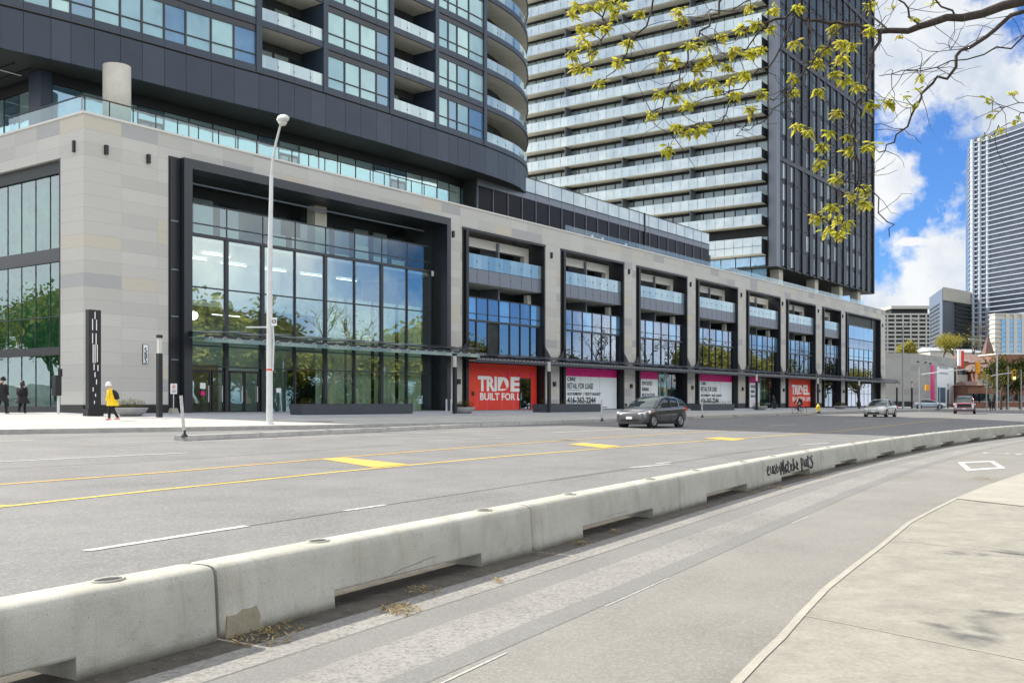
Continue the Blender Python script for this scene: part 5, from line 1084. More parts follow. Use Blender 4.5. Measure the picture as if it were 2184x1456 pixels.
def person(loc, rz, label, coat, trousers, shoes, coatlen=.62, lean=.08, stride=.26, hat=None, hairlong=False, pack=True, sc=1.0, arms=((.08, .02), (-.03, .1)), skirt=.0):
    r = thing('person', loc, rz, label, 'person'); r.scale = (sc, sc, sc); hip = .88
    V = figure(r, lean, stride, arms, .07, 'skin', hip)
    c_ = MB(); hz = hip+.53-coatlen-.1
    c_.loft(rings_el([(-.02, 0, hz, .21+skirt, .24+skirt), (-.01, 0, hz+.22, .19+skirt*.5, .225+skirt*.4), (0, 0, hip+.1, .155, .19), (lean*.6, 0, hip+.30, .165, .20), (lean*.85, 0, hip+.44, .14, .185), (lean*.95, 0, hip+.52, .09, .10), (lean, 0, hip+.56, .07, .075)]), coat)
    for s_, (ex, hx) in zip((-1, 1), arms): c_.tube([(lean*.85, s_*.15, hip+.45), (lean*.8, s_*.20, hip+.40), (lean*.6+ex, s_*.225, hip+.17), (lean*.5+ex+hx, s_*.20, hip+.0)], [.07, .078, .062, .05], coat, 10)
    c_.build('coat', r)
    t_ = MB()
    for s_, f_ in ((-1, 1), (1, -1)):
        kn = (f_*stride*.55+.05, hip*.52); an = (f_*stride-.03 if f_ > 0 else f_*stride-.06, .10 if f_ > 0 else .13)
        t_.tube([(0, s_*.09, hip-.02), (kn[0]*.5, s_*.093, (hip+kn[1])/2), (kn[0], s_*.095, kn[1]), (an[0], s_*.1, an[1])], [.115, .10, .075, .058], trousers, 12)
    t_.build('trousers', r)
    for s_, f_ in ((-1, 1), (1, -1)):
        ax = f_*stride-.03 if f_ > 0 else f_*stride-.06; az = .0 if f_ > 0 else .02
        MB().loft([[(ax-.08+u*.27, s_*.1+math.cos(q*math.pi/5)*w_, az+.02+h_*.5+math.sin(q*math.pi/5)*h_*.5) for q in range(10)] for u, w_, h_ in ((0, .02, .04), (.1, .042, .10), (.4, .045, .10), (.75, .048, .06), (1, .02, .03))], shoes).build('shoe', r)
    hx, hzz = lean+.07, hip+.71
    if hat: MB().lathe([(.118, -.03), (.122, .02), (.10, .09), (.05, .13), (0, .135)], hat, 16, (hx, 0, hzz)).lathe([(.125, -.06), (.13, -.03), (.12, .0)], hat, 16, (hx, 0, hzz)).build('hat', r)
    else: MB().loft(rings_el([(hx-.03, 0, hzz-(.36 if hairlong else .1), .09, .11), (hx-.04, 0, hzz-.12, .11, .12), (hx-.02, 0, hzz+.0, .108, .108), (hx-.01, 0, hzz+.08, .09, .09), (hx, 0, hzz+.125, .03, .03)]), 'hair').build('hair', r)
    if pack: MB().loft([[(lean*.6-.16+dx, math.cos(q*math.pi/6)*w_, zq+hip+math.sin(q*math.pi/6)*0) for q in range(0, 1)] for dx, w_, zq in ()] or rings_el([(-.17, 0, hip+.05, .05, .10), (-.20, 0, hip+.10, .11, .15), (-.19+lean*.5, 0, hip+.32, .12, .15), (-.13+lean*.6, 0, hip+.44, .08, .12), (-.11+lean*.6, 0, hip+.48, .02, .05)]), 'cloth_k').build('backpack', r)
    return r
p = U(240, 896, .15); person(p, math.pi, 'person in a yellow hooded coat and pale hat walking past the totem', 'cloth_y', 'cloth_k', 'cloth_pink', .66, .11, .22, 'cloth_w', False, True, .97, ((.10, .12), (.05, .10)), .05)
p = U(47, 881, .15); person(p, R(95), 'person in a wide black cape with long dark hair by the left glass', 'cloth_k', 'cloth_k', 'cloth_k', .80, .02, .12, None, True, True, 1.0, ((.02, .06), (.0, .03)), .17)
p = U(4, 882, .15); person(p, R(80), 'person in a black coat and cap at the left edge of the photo', 'cloth_k', 'cloth_k', 'cloth_k', .72, .02, .2, 'cloth_k', False, False, 1.1, ((.05, .1), (-.02, .05)), .05)
def bicycle(loc, rz, label):
    r = thing('bicycle', loc, rz, label, 'bicycle')
    for x in (-.52, .52):
        w_ = MB().tube([(x+.33*math.cos(q*math.pi/12), 0, .34+.33*math.sin(q*math.pi/12)) for q in range(25)], .016, 'rubber', 6, False)
        for q in range(10): w_.tube([(x, 0, .34), (x+.32*math.cos(q*.628), 0, .34+.32*math.sin(q*.628))], .003, 'galv', 3)
        w_.build('wheel', r)
    f_ = MB()
    for a, b in (((-.52, 0, .34), (-.08, 0, .30)), ((-.52, 0, .34), (-.2, 0, .82)), ((-.08, 0, .30), (-.22, 0, .92)), ((-.08, 0, .30), (.36, 0, .72)), ((-.19, 0, .80), (.34, 0, .84)), ((.52, 0, .34), (.33, 0, .95))): f_.tube([a, b], .017, 'dark', 8)
    f_.build('frame', r); MB().tube([(.30, -.25, .98), (.36, -.1, 1.0), (.36, .1, 1.0), (.30, .25, .98)], .014, 'black', 6).build('handlebar', r); MB().loft(rings_el([(-.23, 0, .91, .13, .06), (-.23, 0, .95, .14, .07)]), 'black').build('saddle', r)
    return r
def rider(loc, rz, label):
    r = thing('person', loc, rz, label, 'person'); figure(r, .34, .2, ((.28, .14), (.28, .14)), .07, 'skin', 1.0, (((.22, .62), (-.02, .34)), ((.36, .80), (.14, .44))))
    c_ = MB().loft(rings_el([(-.22, 0, .92, .15, .17), (-.16, 0, 1.08, .14, .17), (-.0, 0, 1.28, .15, .20), (.14, 0, 1.42, .13, .18), (.22, 0, 1.50, .07, .08)]), 'cloth_k')
    for s_ in (-1, 1): c_.tube([(.12, s_*.16, 1.42), (.26, s_*.22, 1.22), (.44, s_*.22, 1.04)], [.07, .055, .045], 'cloth_k', 8)
    c_.build('jacket', r); t_ = MB(); t_.tube([(-.15, -.09, .95), (.22, -.1, .64), (-.02, -.1, .30)], [.11, .075, .05], 'cloth_k', 10).tube([(-.15, .09, .95), (.34, .1, .80), (.14, .1, .42)], [.11, .075, .05], 'cloth_k', 10).build('trousers', r)
    MB().lathe([(.125, -.03), (.12, .04), (.08, .11), (0, .13)], 'black', 14, (.41, 0, 1.73)).build('helmet', r); MB().loft(rings_el([(-.22, 0, 1.06, .1, .13), (-.16, 0, 1.34, .12, .14), (-.02, 0, 1.48, .05, .1)]), 'cloth_k').build('backpack', r)
p = U(1705, 883.5, .0); bicycle(p, R(205), 'bicycle being ridden past the second red shop panel'); rider(p, R(205), 'cyclist dressed in black riding past the second red shop panel')
p = at(bt(1652, 5.5), 5.5); bicycle(p, ANG+R(170), 'small bicycle standing beside the bowl planter at the shop window'); person(at(bt(1651, 4.6), 4.6), R(150), 'person in black standing with a bicycle at the shop window', 'cloth_k', 'cloth_k', 'cloth_k', .6, .04, .1, None, False, False)
#@@CARS
def car(loc, heading, label, paint, L, Wd, H, kind='hatch', cat='car', group='cars on the road', lit=False):
    r = thing('parked_car' if False else ('pickup_truck' if kind == 'truck' else 'car'), loc, math.atan2(heading[1], heading[0]), label, cat, group); hw = Wd/2; hl = L/2
    if kind == 'hatch':
        ST = [(1, .32, .60, .66, .62), (.97, .20, .70, .86, .74), (.86, .17, .80, .97, .86), (.62, .17, .89, 1, .97), (.46, .17, .94, 1, 1.01), (0, .17, .97, 1, 1.0), (-.5, .17, 1.01, 1, 1.02), (-.8, .2, 1.05, .99, 1.06), (-.95, .26, 1.02, .95, 1.03), (-1, .36, .92, .86, .93)]
        GH = [(.50, .97, .98), (.30, .97, 1.19), (.08, .97, H-.04), (-.12, .97, H), (-.5, .99, H-.01), (-.78, 1.0, H-.09), (-.92, 1.02, 1.22), (-.97, 1.0, 1.03)]; roof = (.07, -.80); pil = [(.50, .98, .08), (-.22, .98, -.22), (-.62, 1.0, -.60), (-.95, 1.05, -.80)]; wb = .62; wr_ = .31
    elif kind == 'sedan':
        ST = [(1, .32, .58, .68, .60), (.975, .20, .66, .87, .70), (.88, .17, .76, .97, .82), (.62, .17, .86, 1, .93), (.42, .17, .91, 1, .97), (0, .17, .94, 1, .97), (-.45, .17, .97, 1, 1.0), (-.75, .2, 1.0, .99, 1.04), (-.95, .26, .98, .93, 1.02), (-1, .38, .88, .84, .93)]
        GH = [(.44, .94, .95), (.26, .94, 1.16), (.06, .94, H-.05), (-.12, .94, H), (-.38, .96, H-.02), (-.58, .98, 1.27), (-.76, 1.0, 1.03)]; roof = (.05, -.42); pil = [(.44, .95, .06), (-.14, .96, -.14), (-.72, 1.02, -.40)]; wb = .60; wr_ = .33
    else:
        ST = [(1, .45, 1.0, .84, 1.05), (.985, .34, 1.10, .93, 1.16), (.93, .32, 1.16, 1, 1.24), (.52, .32, 1.22, 1, 1.30), (.42, .32, 1.24, 1, 1.28), (0, .34, 1.24, 1, 1.25), (-.16, .34, 1.24, 1, 1.25), (-.6, .36, 1.24, 1, 1.22), (-.97, .4, 1.24, 1, 1.2), (-1, .5, 1.2, .95, 1.15)]
        GH = [(.44, 1.22, 1.24), (.32, 1.22, 1.62), (.22, 1.22, H-.05), (.08, 1.22, H), (-.12, 1.22, H-.02), (-.17, 1.22, 1.3)]; roof = (.21, -.15); pil = [(.44, 1.24, .22), (.06, 1.24, .06), (-.17, 1.24, -.14)]; wb = .62; wr_ = .42
    rings = []
    xsn = []
    for i in range(len(ST)-1):
        for u in (0, .5): xsn.append([ST[i][q]*(1-u)+ST[i+1][q]*u for q in range(5)])
    xsn.append(list(ST[-1]))
    for x, zb, zs, w_, zt in xsn:
        w_ *= hw; h = [(-w_*.80, zb), (-w_*.96, zb+.07), (-w_, zb+(zs-zb)*.35), (-w_*1.0, zs-.16), (-w_*.975, zs-.03), (-w_*.90, zs+.01), (-w_*.55, zt), (0, zt+.02)]
        rings.append([(x*hl, y, z) for y, z in h]+[(x*hl, -y, z) for y, z in reversed(h[:-1])])
    b_ = MB().loft(rings, paint).build('body', r)
    g_ = MB(); rr = []
    for x, z0, zr in GH:
        zr = max(zr, z0+.01); f_ = min(1, (zr-z0)/(H-z0)); wB = hw*.90; wR = hw*(.90-.20*f_)
        h = [(-wB, z0-.06), (-(wB+(wR-wB)*.55), z0+(zr-z0)*.55), (-wR, zr-.05*f_), (-wR*.8, zr-.005), (0, zr+.012*f_)]; rr.append([(x*hl, y, z) for y, z in h]+[(x*hl, -y, z) for y, z in reversed(h[:-1])])
    g_.loft(rr, 'carglass').build('windows', r)
    rf_ = MB(); rr = []; xs_ = [roof[0]+(roof[1]-roof[0])*q/6 for q in range(7)]
    def zroof(x):
        for (xa, _, za), (xb, _, zb) in zip(GH, GH[1:]):
            if xb <= x <= xa: return za+(zb-za)*(xa-x)/(xa-xb)
        return H
    for x in xs_:
        zr = zroof(x); wR = hw*.70; rr.append([(x*hl, -wR-.012, zr-.10), (x*hl, -wR*.97, zr-.005), (x*hl, -wR*.7, zr+.015), (x*hl, 0, zr+.028), (x*hl, wR*.7, zr+.015), (x*hl, wR*.97, zr-.005), (x*hl, wR+.012, zr-.10)])
    rf_.loft(rr, paint, True, True).build('roof', r)
    for s_ in (-1, 1):
        for j, (xa, za, xb) in enumerate(pil):
            zr = zroof(max(min(xb, roof[0]), roof[1])); MB().tube([(xa*hl, s_*hw*.905, za-.03), ((xa*.45+xb*.55)*hl, s_*hw*.815, za+(zr-za)*.56), (xb*hl, s_*hw*.715, zr-.05)], [.045, .035, .04] if j else .032, paint if j != 1 else 'black', 6).build('pillar', r)
        for x in (wb*hl*1.02, -wb*hl*1.0):
            a_ = MB().tube([(x, s_*hw*.80, wr_), (x, s_*(hw+.006), wr_)], wr_+.065, 'black', 28, True, False).build('wheel_arch', r)
            w_ = MB().lathe([(wr_*.62, -.10), (wr_*.96, -.10), (wr_, -.06), (wr_, .06), (wr_*.96, .10), (wr_*.62, .10)], 'rubber', 28); w_.v = [(p[0], p[2], p[1]) for p in w_.v]; w_ = w_.build('wheel', r, loc=(x, s_*(hw-.075), wr_))
            rm = MB(); rm.tube([(0, s_*.02, 0), (0, s_*.06, 0)], wr_*.64, 'black', 24, True, False); rm.tube([(wr_*.6*math.cos(q*math.pi/10), s_*.095, wr_*.6*math.sin(q*math.pi/10)) for q in range(21)], .018, 'rim', 5, False)
            for q in range(6): an = q*math.pi/3+.3; ca, sa = math.cos(an), math.sin(an); rm.hexa([(ca*.03-sa*.03, s_*.085, sa*.03+ca*.03), (ca*.03+sa*.03, s_*.085, sa*.03-ca*.03), (ca*wr_*.6+sa*.022, s_*.085, sa*wr_*.6-ca*.022), (ca*wr_*.6-sa*.022, s_*.085, sa*wr_*.6+ca*.022), (ca*.03-sa*.03, s_*.108, sa*.03+ca*.03), (ca*.03+sa*.03, s_*.108, sa*.03-ca*.03), (ca*wr_*.6+sa*.022, s_*.1, sa*wr_*.6-ca*.022), (ca*wr_*.6-sa*.022, s_*.1, sa*wr_*.6+ca*.022)], 'rim')
            rm.build('rim', w_)
        zb_ = ST[3][2]; MB().loft([[(x, s_*(hw+y), zb_+.11+z) for y, z in ((-.02, -.05), (.12, -.06), (.14, 0), (.12, .06), (-.02, .05))] for x in (hl*.40, hl*.40+.07, hl*.40+.10)], paint).build('mirror', r)
        for xd in ((-.02, -.48) if kind != 'truck' else (.02, -.14)): MB().box(xd*hl-.09, xd*hl+.09, s_*hw*.985, s_*(hw+.02), zb_-.10, zb_-.07, 'galv' if kind == 'sedan' else 'black').build('handle', r)
        for xd in ((.36, -.16, -.62) if kind != 'truck' else (.34, .1, -.16)): MB().box(xd*hl-.008, xd*hl+.008, s_*hw*.99, s_*(hw+.004), .30 if kind != 'truck' else .45, zb_-.04, 'black').build('door_seam', r)
        MB().box(-.5*hl, .5*hl, s_*hw*.96, s_*(hw+.004), .17 if kind != 'truck' else .33, .235 if kind != 'truck' else .45, 'black').build('sill', r)
        z0 = ST[1][2]; zl = (z0-.10, z0+.02) if kind != 'truck' else (.92, 1.13)
        q0 = Vector((hl*.985, s_*hw*.52, 0)); q1 = Vector((hl*.955, s_*hw*.84, 0)); q2 = Vector((hl*.76, s_*hw*.985, 0)) if kind != 'truck' else Vector((hl*.93, s_*hw*1.01, 0))
        ov = .03; P_ = []
        for q, dz in ((q0, 0), (q1, .03), (q2, .11 if kind != 'truck' else .02)): P_.append([(q.x+ov*.9, q.y+s_*ov*.6, zl[0]+dz*.9), (q.x+ov*.2, q.y+s_*ov*.3, zl[1]+dz*1.0), (q.x-.08, q.y-s_*.03, zl[1]+dz), (q.x-.08, q.y-s_*.03, zl[0]+dz)])
        MB().loft(P_, 'headlamp').build('headlight', r)
        MB().loft([[(q.x+ov*.5, q.y+s_*ov*.8, zl[0]+dz+zz_) for zz_ in (0, .05)]+[(q.x-.05, q.y, zl[0]+dz+zz_) for zz_ in (.05, 0)] for q, dz in ((q1.lerp(q2, .75), .07), (q2, .09))], 'amber' if kind == 'hatch' else 'headlamp').build('indicator', r)
        MB().box(-hl*.985, -hl*.90, s_*hw*.70, s_*hw*.965, ST[-2][2]-.22, ST[-2][2]-.03, 'red').build('tail_light', r)
    if kind == 'truck':
        MB().box(hl*.97, hl*1.005, -hw*.66, hw*.66, .80, 1.10, 'black').build('grille', r); MB().box(hl*.98, hl*1.02, -hw*.88, hw*.88, .48, .66, 'galvdk').build('bumper', r); MB().box(-hl*.96, -hl*.2, -hw*.85, hw*.85, 1.14, 1.262, 'black').build('load_bed', r)
        for s_ in (-1, 1): MB().box(hl*.98, hl*1.02, s_*hw*.70, s_*hw*.90, .62, 1.12, 'headlamp').build('daytime_light', r)
    else:
        z0 = ST[1][2]; MB().box(hl*.94, hl*1.012, -hw*.55, hw*.55, .30, .43, 'black').build('lower_grille', r); MB().box(hl*.95, hl*.995, -hw*.42, hw*.42, z0-.09, z0-.01, 'black').box(hl*.96, hl*1.0, -hw*.42, hw*.42, z0-.055, z0-.04, 'rim').build('grille', r)
        for s_ in (-1, 1): MB().box(hl*.93, hl*.965, s_*hw*.66, s_*hw*.86, .30, .40, 'black').box(hl*.94, hl*.972, s_*hw*.72, s_*hw*.79, .33, .38, 'headlamp').build('fog_lamp', r)
    MB().box(hl*.99, hl*1.03, -.16, .16, .42 if kind != 'truck' else .52, .54 if kind != 'truck' else .64, 'letter').build('number_plate', r)
    return r
def paintm(n, c, metal=.5, r=.28): return P(n, c, r, metal=metal, coat=1.0, spec=.5)
M['p_grey'] = paintm('grey_paint', (.085, .085, .092)); M['p_beige'] = paintm('beige_paint', (.50, .49, .44), .4); M['p_red'] = paintm('maroon_paint', (.20, .015, .02), .3); M['p_silver'] = paintm('silver_paint', (.50, .56, .62), .4)
hd = (-D.x, -D.y)
def gp(px, py): v = U(px, py); return v
p = BF(0, 0); v = Vector((6.95, 51.3)); car((v.x, v.y, gz(v.x, v.y)+.005), (-.62, -.78), 'dark grey hatchback driving towards the left in the near far lane', 'p_grey', 4.15, 1.78, 1.52, 'hatch')
v = Vector((32.0, 89.6)); car((v.x, v.y, gz(v.x, v.y)+.005), (-.55, -.83), 'beige sedan driving behind the grey hatchback', 'p_beige', 4.8, 1.85, 1.5, 'sedan')
v = Vector((51.8, 118.0)); car((v.x, v.y, gz(v.x, v.y)+.005), (-.42, -.907), 'maroon pickup truck coming towards the camera at the crossing', 'p_red', 5.9, 2.2, 2.0, 'truck', 'pickup truck')
v = Vector((62.5, 154.5)); car((v.x, v.y, gz(v.x, v.y)+.13), (.94, -.34), 'silver car in side view by the grey annex', 'p_silver', 4.7, 1.85, 1.45, 'sedan')
#@@FARBUILDINGS
def upz(py, Z): return 1.6+(HY-py)*Z/F
def pX(px, Z): return (px-CX)/F*Z
# grey annex
A = Vector((pX(1884, 186), 186)); B = Vector((pX(1961, 190), 190)); k = (2041-CX)/F; s_ = (k*B.y-B.x)/(D.x-k*D.y); Cc = B+D*s_; zt = upz(754, 190)
r = thing('annex_building', (A.x, A.y, .7), 0, 'low grey panelled annex with a magenta and white window wall', 'building')
def wallbox(name, P0, P1, z0, z1, th, m, par, out=0.0):
    d = (P1-P0).normalized(); n = Vector((d.y, -d.x)); b = par.location
    q = [P0+n*out, P1+n*out, P1+n*(out-th), P0+n*(out-th)]; q = [v-Vector((b.x, b.y)) for v in q]
    return MB().hexa([(v.x, v.y, z0-b.z) for v in q]+[(v.x, v.y, z1-b.z) for v in q], m).build(name, par)
def pt(P0, P1, px): k = (px-CX)/F; d = P1-P0; s_ = (k*P0.y-P0.x)/(d.x-k*d.y); return P0+d*s_
wallbox('front_wall', A, B, 0, zt, 12, 'stone2', r); wallbox('side_wall', B, Cc, 0, zt-.02, 12, 'stone2', r)
wallbox('window_wall', pt(B, Cc, 1998), pt(B, Cc, 2036), 1.2, upz(783, 205), .3, 'signwhite', r, .06); wallbox('magenta_band', pt(B, Cc, 1985), pt(B, Cc, 1992), 1.2, upz(778, 197), .3, 'magenta', r, .1)
wallbox('window', pt(B, Cc, 1999), pt(B, Cc, 2015), 1.5, upz(826, 203), .1, 'winblue', r, .14); wallbox('frame', pt(B, Cc, 2034), pt(B, Cc, 2037), 1.2, upz(783, 208), .4, 'black', r, .2)
for x, y in ((1956, 772), (1972, 772), (1982, 773)): wallbox('wall_light', pt(B, Cc, x) if x > 1961 else pt(A, B, x), (pt(B, Cc, x+2) if x > 1961 else pt(A, B, x+2)), upz(y+1, 191), upz(y-1.5, 191), .3, 'black', r, .3)
wallbox('plinth', A, B, 0, 1.7, .2, 'black', r, .1)
q0, q1 = pt(B, Cc, 2000), pt(B, Cc, 2034)
for z, s2 in ((9.2, .7), (8.2, .9), (7.1, .9)): wallbox('lettering', q0.lerp(q1, .08), q0.lerp(q1, .08+s2*.6), z, z+.28, .02, 'galvdk', r, .09)
def slab_building(name, x0, x1, y0, y1, Z, depth, label, wall, glassm, fl, band=.5, ang=0.0, npil=0, cat='building'):
    X0, X1 = pX(x0, Z), pX(x1, Z); W_ = X1-X0; ang_v = ang; zt_ = upz(y0, Z); r = thing(name, (X0, Z, 5), ang_v, label, cat); zb_ = 0
    MB().box(.3, W_-.3, .5, depth, zb_-8, zt_-5, glassm).build('wall', r)
    n = int((zt_-5-zb_)/fl)
    for i in range(n): z = zt_-5-fl*(i+.0); MB().box(0, W_, 0, depth+.3, z-fl*band, z, wall).build('floor_band', r)
    for i in range(npil): x = W_*(i+.5)/npil; MB().box(x-.5, x+.5, -.3, .6, -8, zt_-5.2, wall).build('pier', r)
    return r, W_, zt_
r, W_, zt_ = slab_building('slab_apartment_block', 1868, 1984, 668, 760, 800, 60, 'wide white apartment block of stacked balconies behind the annex', 'cream', 'int_dark', 3.2, .40, 0, 7)
MB().box(W_*.33, W_*1.0, 5, 50, zt_-5, upz(655, 800)-5-1, 'int_dark').build('plant_room', r); MB().box(W_*.31, W_*1.02, 3, 52, upz(655, 800)-6, upz(651, 800)-5, 'cream').build('plant_roof', r)
r = thing('grey_office_block', (pX(2010, 640), 640, 5), 0, 'slate grey office block with a chamfered corner beside the striped tower', 'building')
def gpoly(name, L, z0, z1, m, par): b = par.location; return MB().prism([(x-b.x, y-b.y) for x, y in L], z0-b.z, z1-b.z, m).build(name, par)
zg = upz(614, 640); zl = upz(634, 690)
gpoly('wall', [(pX(2010, 640), 640), (pX(2090, 680), 680), (pX(2090, 740), 740), (pX(1982, 700), 700)], -3, zg, 'steelblue', r)
gpoly('roof_storey', [(pX(2011, 638), 638), (pX(2090, 678), 678), (pX(2090, 680), 680), (pX(2011, 641), 641)], upz(640, 640), zg+.5, 'colcon', r)
for i in range(12):
    z = upz(640+i*8.8, 640); gpoly('window_band', [(pX(2037, 652), 651), (pX(2088, 676), 675), (pX(2088, 680), 680), (pX(2037, 655), 655)], z-2.1, z-.6, 'int_dark', r)
    a, b = Vector((pX(1982, 700), 700)), Vector((pX(2010, 640), 640)); a2, b2 = a.lerp(b, .03), a.lerp(b, .8); n = Vector((-(b-a).y, (b-a).x)).normalized(); n = n if n.y < 0 else -n
    gpoly('side_window_band', [tuple(a2+n*.6), tuple(b2+n*.6), tuple(b2), tuple(a2)], z-2.1, z-.5, 'int_dark', r)
# striped tower
r = thing('striped_tower', (pX(2105, 660), 660, 5), 0, 'tall tower with thin white balcony lines at the right edge', 'building')
cA = Vector((pX(2105, 660), 660)); cR = Vector((pX(2300, 590), 590)); cL = Vector((pX(2073, 668), 668)); cLL = Vector((pX(2066, 690), 690))
gpoly('wall', [tuple(cLL), tuple(cL), tuple(cA), tuple(cR), (cR.x+30, 660), (cLL.x+20, 740)], -3, upz(288, 660), 'farglass', r)
random.seed(1)
st_ = MB(); zz_ = 22; cnt = 0
while zz_ < upz(292, 660):
    m = MB(); off = Vector((-.25, -.9))
    def sb(P0, P1, w_, dz=.5, nm='w'):
        d = (P1-P0).normalized(); n = Vector((d.y, -d.x)); n = n if n.y < 0 else -n; b = r.location; q = [P0+n*w_, P1+n*w_, P1-n*.5, P0-n*.5]; m.hexa([(v.x-b.x, v.y-b.y, zz_-b.z) for v in q]+[(v.x-b.x, v.y-b.y, zz_+dz-b.z) for v in q], 'stripe')
    sb(cA.lerp(cR, .02), cA.lerp(cR, .5), 1.6); sb(cA.lerp(cR, .5), cR, 2.2)
    for u0, u1 in ((0, .45), (.53, .95)): sb(cL.lerp(cA, u0), cL.lerp(cA, u1), 1.4, .8)
    sb(cLL, cL, 1.0)
    m.build('balcony', r); zz_ += 3.05
m = MB()
for u in (-.0, .47, 1.0): p_ = cL.lerp(cA, u); MB().box(p_.x-r.location.x-.7, p_.x-r.location.x+.7, p_.y-660-2.2, p_.y-660+1, -8, upz(292, 660)-5, 'stripe').build('fin', r)
# beige block
r, W_, zt_ = slab_building('beige_hotel_block', 2122, 2290, 668, 748, 560, 7, 'cream hotel block with gridded blue windows at the right edge', 'cream', 'cream', 2.5, .28, 0, 0)
for i in range(9):
    for j in range(8): MB().box(3.5+i*4.2, 5.9+i*4.2, -.15, .6, zt_-5-5.3-j*2.5, zt_-5-3.3-j*2.5, 'winblue').build('window', r)
    MB().box(3.5+i*4.2+2.4, 3.5+i*4.2+4.2, -.5, .4, -8, zt_-5-.7, 'cream').build('pier', r)
# brick buildings beyond the crossing
def house(name, x0, x1, ytop, Z, depth, label, m='brick', roofm='roofbr', roofh=2.2, ang=0, win=(3, 2), flat=False):
    X0, X1 = pX(x0, Z), pX(x1, Z); W_ = X1-X0; zt_ = upz(ytop, Z); g0 = gz(X0, Z); r = thing(name, (X0, Z, g0), ang, label, 'building'); h = zt_-g0; eav = h-(0 if flat else roofh)
    MB().box(0, W_, 0, depth, -1, eav, m).build('wall', r)
    if flat: MB().box(-.2, W_+.2, -.2, depth+.2, eav, eav+.35, 'coping').build('roof', r)
    else: MB().add([(-.4, -.5, eav), (W_+.4, -.5, eav), (W_+.4, depth+.5, eav), (-.4, depth+.5, eav), (-.4+W_*.12, depth/2, h), (W_*.88+.4, depth/2, h)], [(0, 1, 5, 4), (1, 2, 5), (2, 3, 4, 5), (3, 0, 4), (3, 2, 1, 0)], roofm).build('roof', r)
    for i in range(win[0]):
        for j in range(win[1]):
            x = W_*(i+.5)/win[0]; z = 1.3+j*(eav-1.5)/win[1]; w_ = MB().box(x-.65, x+.65, -.06, .05, z, z+1.5, 'windark').build('window', r); MB().box(x-.75, x+.75, -.14, .0, z-.14, z-.02, 'coping').build('sill', w_)
    return r, W_, h
house('brick_house', 2060, 2108, 753, 235, 12, 'red brick house with a brown hipped roof behind the pickup', win=(3, 3))
house('brick_shop', 2040, 2066, 770, 225, 10, 'brick shop with a pale balcony panel beside the annex', win=(2, 2), flat=True)
house('brick_block', 2128, 2260, 756, 250, 20, 'long orange brick block at the right edge', win=(8, 3), flat=True)
house('rear_house', 1984, 2050, 738, 330, 16, 'pale low house beyond the annex roof', 'cream', 'galvdk', 1.5, win=(5, 2)); house('rear_house', 2052, 2100, 742, 330, 16, 'second pale low house left of the brick spire', 'cream', 'galvdk', 1.5, win=(4, 2))
house('street_shop', 2064, 2100, 812, 205, 6, 'low shop front behind the pickup', 'brick', 'roofbr', .9, win=(3, 1))
r = thing('brick_spire', (pX(2107, 300), 300, 3), 0, 'pointed brick church spire left of the cream hotel', 'spire'); w_ = (pX(2121, 300)-pX(2093, 300))/2; zt_ = upz(712, 300)-3; MB().box(-w_*.8, w_*.8, -w_*.8, w_*.8, -3, zt_*.55, 'brick').build('tower', r); MB().add([(-w_, -w_, zt_*.55), (w_, -w_, zt_*.55), (w_, w_, zt_*.55), (-w_, w_, zt_*.55), (0, 0, zt_)], [(0, 1, 4), (1, 2, 4), (2, 3, 4), (3, 0, 4), (3, 2, 1, 0)], 'roofbr').build('roof', r)
Zq = 218; r = thing('upright_shop_sign', (pX(2049, Zq), Zq, upz(780, Zq)), 0, 'upright red and white shop sign above the brick shop', 'sign'); MB().box(-.62, .0, -.2, .2, 0, 3.4, 'letter').build('white_panel', r); MB().box(.02, .62, -.2, .2, -.3, 3.2, 'red').build('red_panel', r)
Zq = 219; r = thing('bay_window', (pX(2051, Zq), Zq, upz(815, Zq)), 0, 'pale panelled bay with a small dark window on the brick shop', 'bay window'); MB().box(-1.1, 1.1, -.3, 5, 0, 1.6, 'cream').build('panel', r); MB().box(-.8, .6, -.35, .0, 1.65, 2.7, 'windark').build('window', r); MB().box(-1.0, .8, -.2, 5, 1.6, 3.0, 'brick').build('wall', r)
# ------------------------------------------------------------------ traffic signals and lamps on the right
def sighead(par, x, y, z, lit=False, face=-1):
    h = MB().box(x-.24, x+.24, y-.16, y+.16, z, z+1.45, 'sigyel').build('signal_head', par)
    for i in range(3): MB().tube([(x, y-.16, z+.28+i*.45), (x, y-.26, z+.28+i*.45)], .17, ('siggreen' if (lit and i == 0) else 'black') if lit else 'sigyel', 14, True, False).build('lens', h)
Zq = 128; g0 = gz(pX(1962, Zq), Zq)+.15; r = thing('traffic_signal', (pX(1962, Zq), Zq, g0), 0, 'long armed traffic signal seen from the back, left of the brick house', 'traffic signal', 'traffic signals at the crossing'); zz1 = upz(799, Zq)-g0; xe = pX(2085, Zq)-pX(1962, Zq)
MB().tube([(0, 0, 0), (0, 0, upz(782, Zq)-g0)], .13, 'galvdk', 10).build('pole', r); MB().tube([(0, 0, zz1), (xe*.5, 0, upz(791, Zq)-g0), (xe, 0, upz(785, Zq)-g0)], [.09, .07, .05], 'galv', 8).build('arm', r); sighead(r, xe, 0, upz(796, Zq)-g0); MB().box(.7, 1.15, -.1, .2, upz(832, Zq)-g0, upz(820, Zq)-g0, 'sigyel').build('side_signal', r)
Zq = 150; g0 = gz(pX(2126, Zq), Zq)+.1; r = thing('traffic_signal', (pX(2126, Zq), Zq, g0), 0, 'traffic signal showing green at the right edge', 'traffic signal', 'traffic signals at the crossing'); xe = pX(2162, Zq)-pX(2126, Zq)
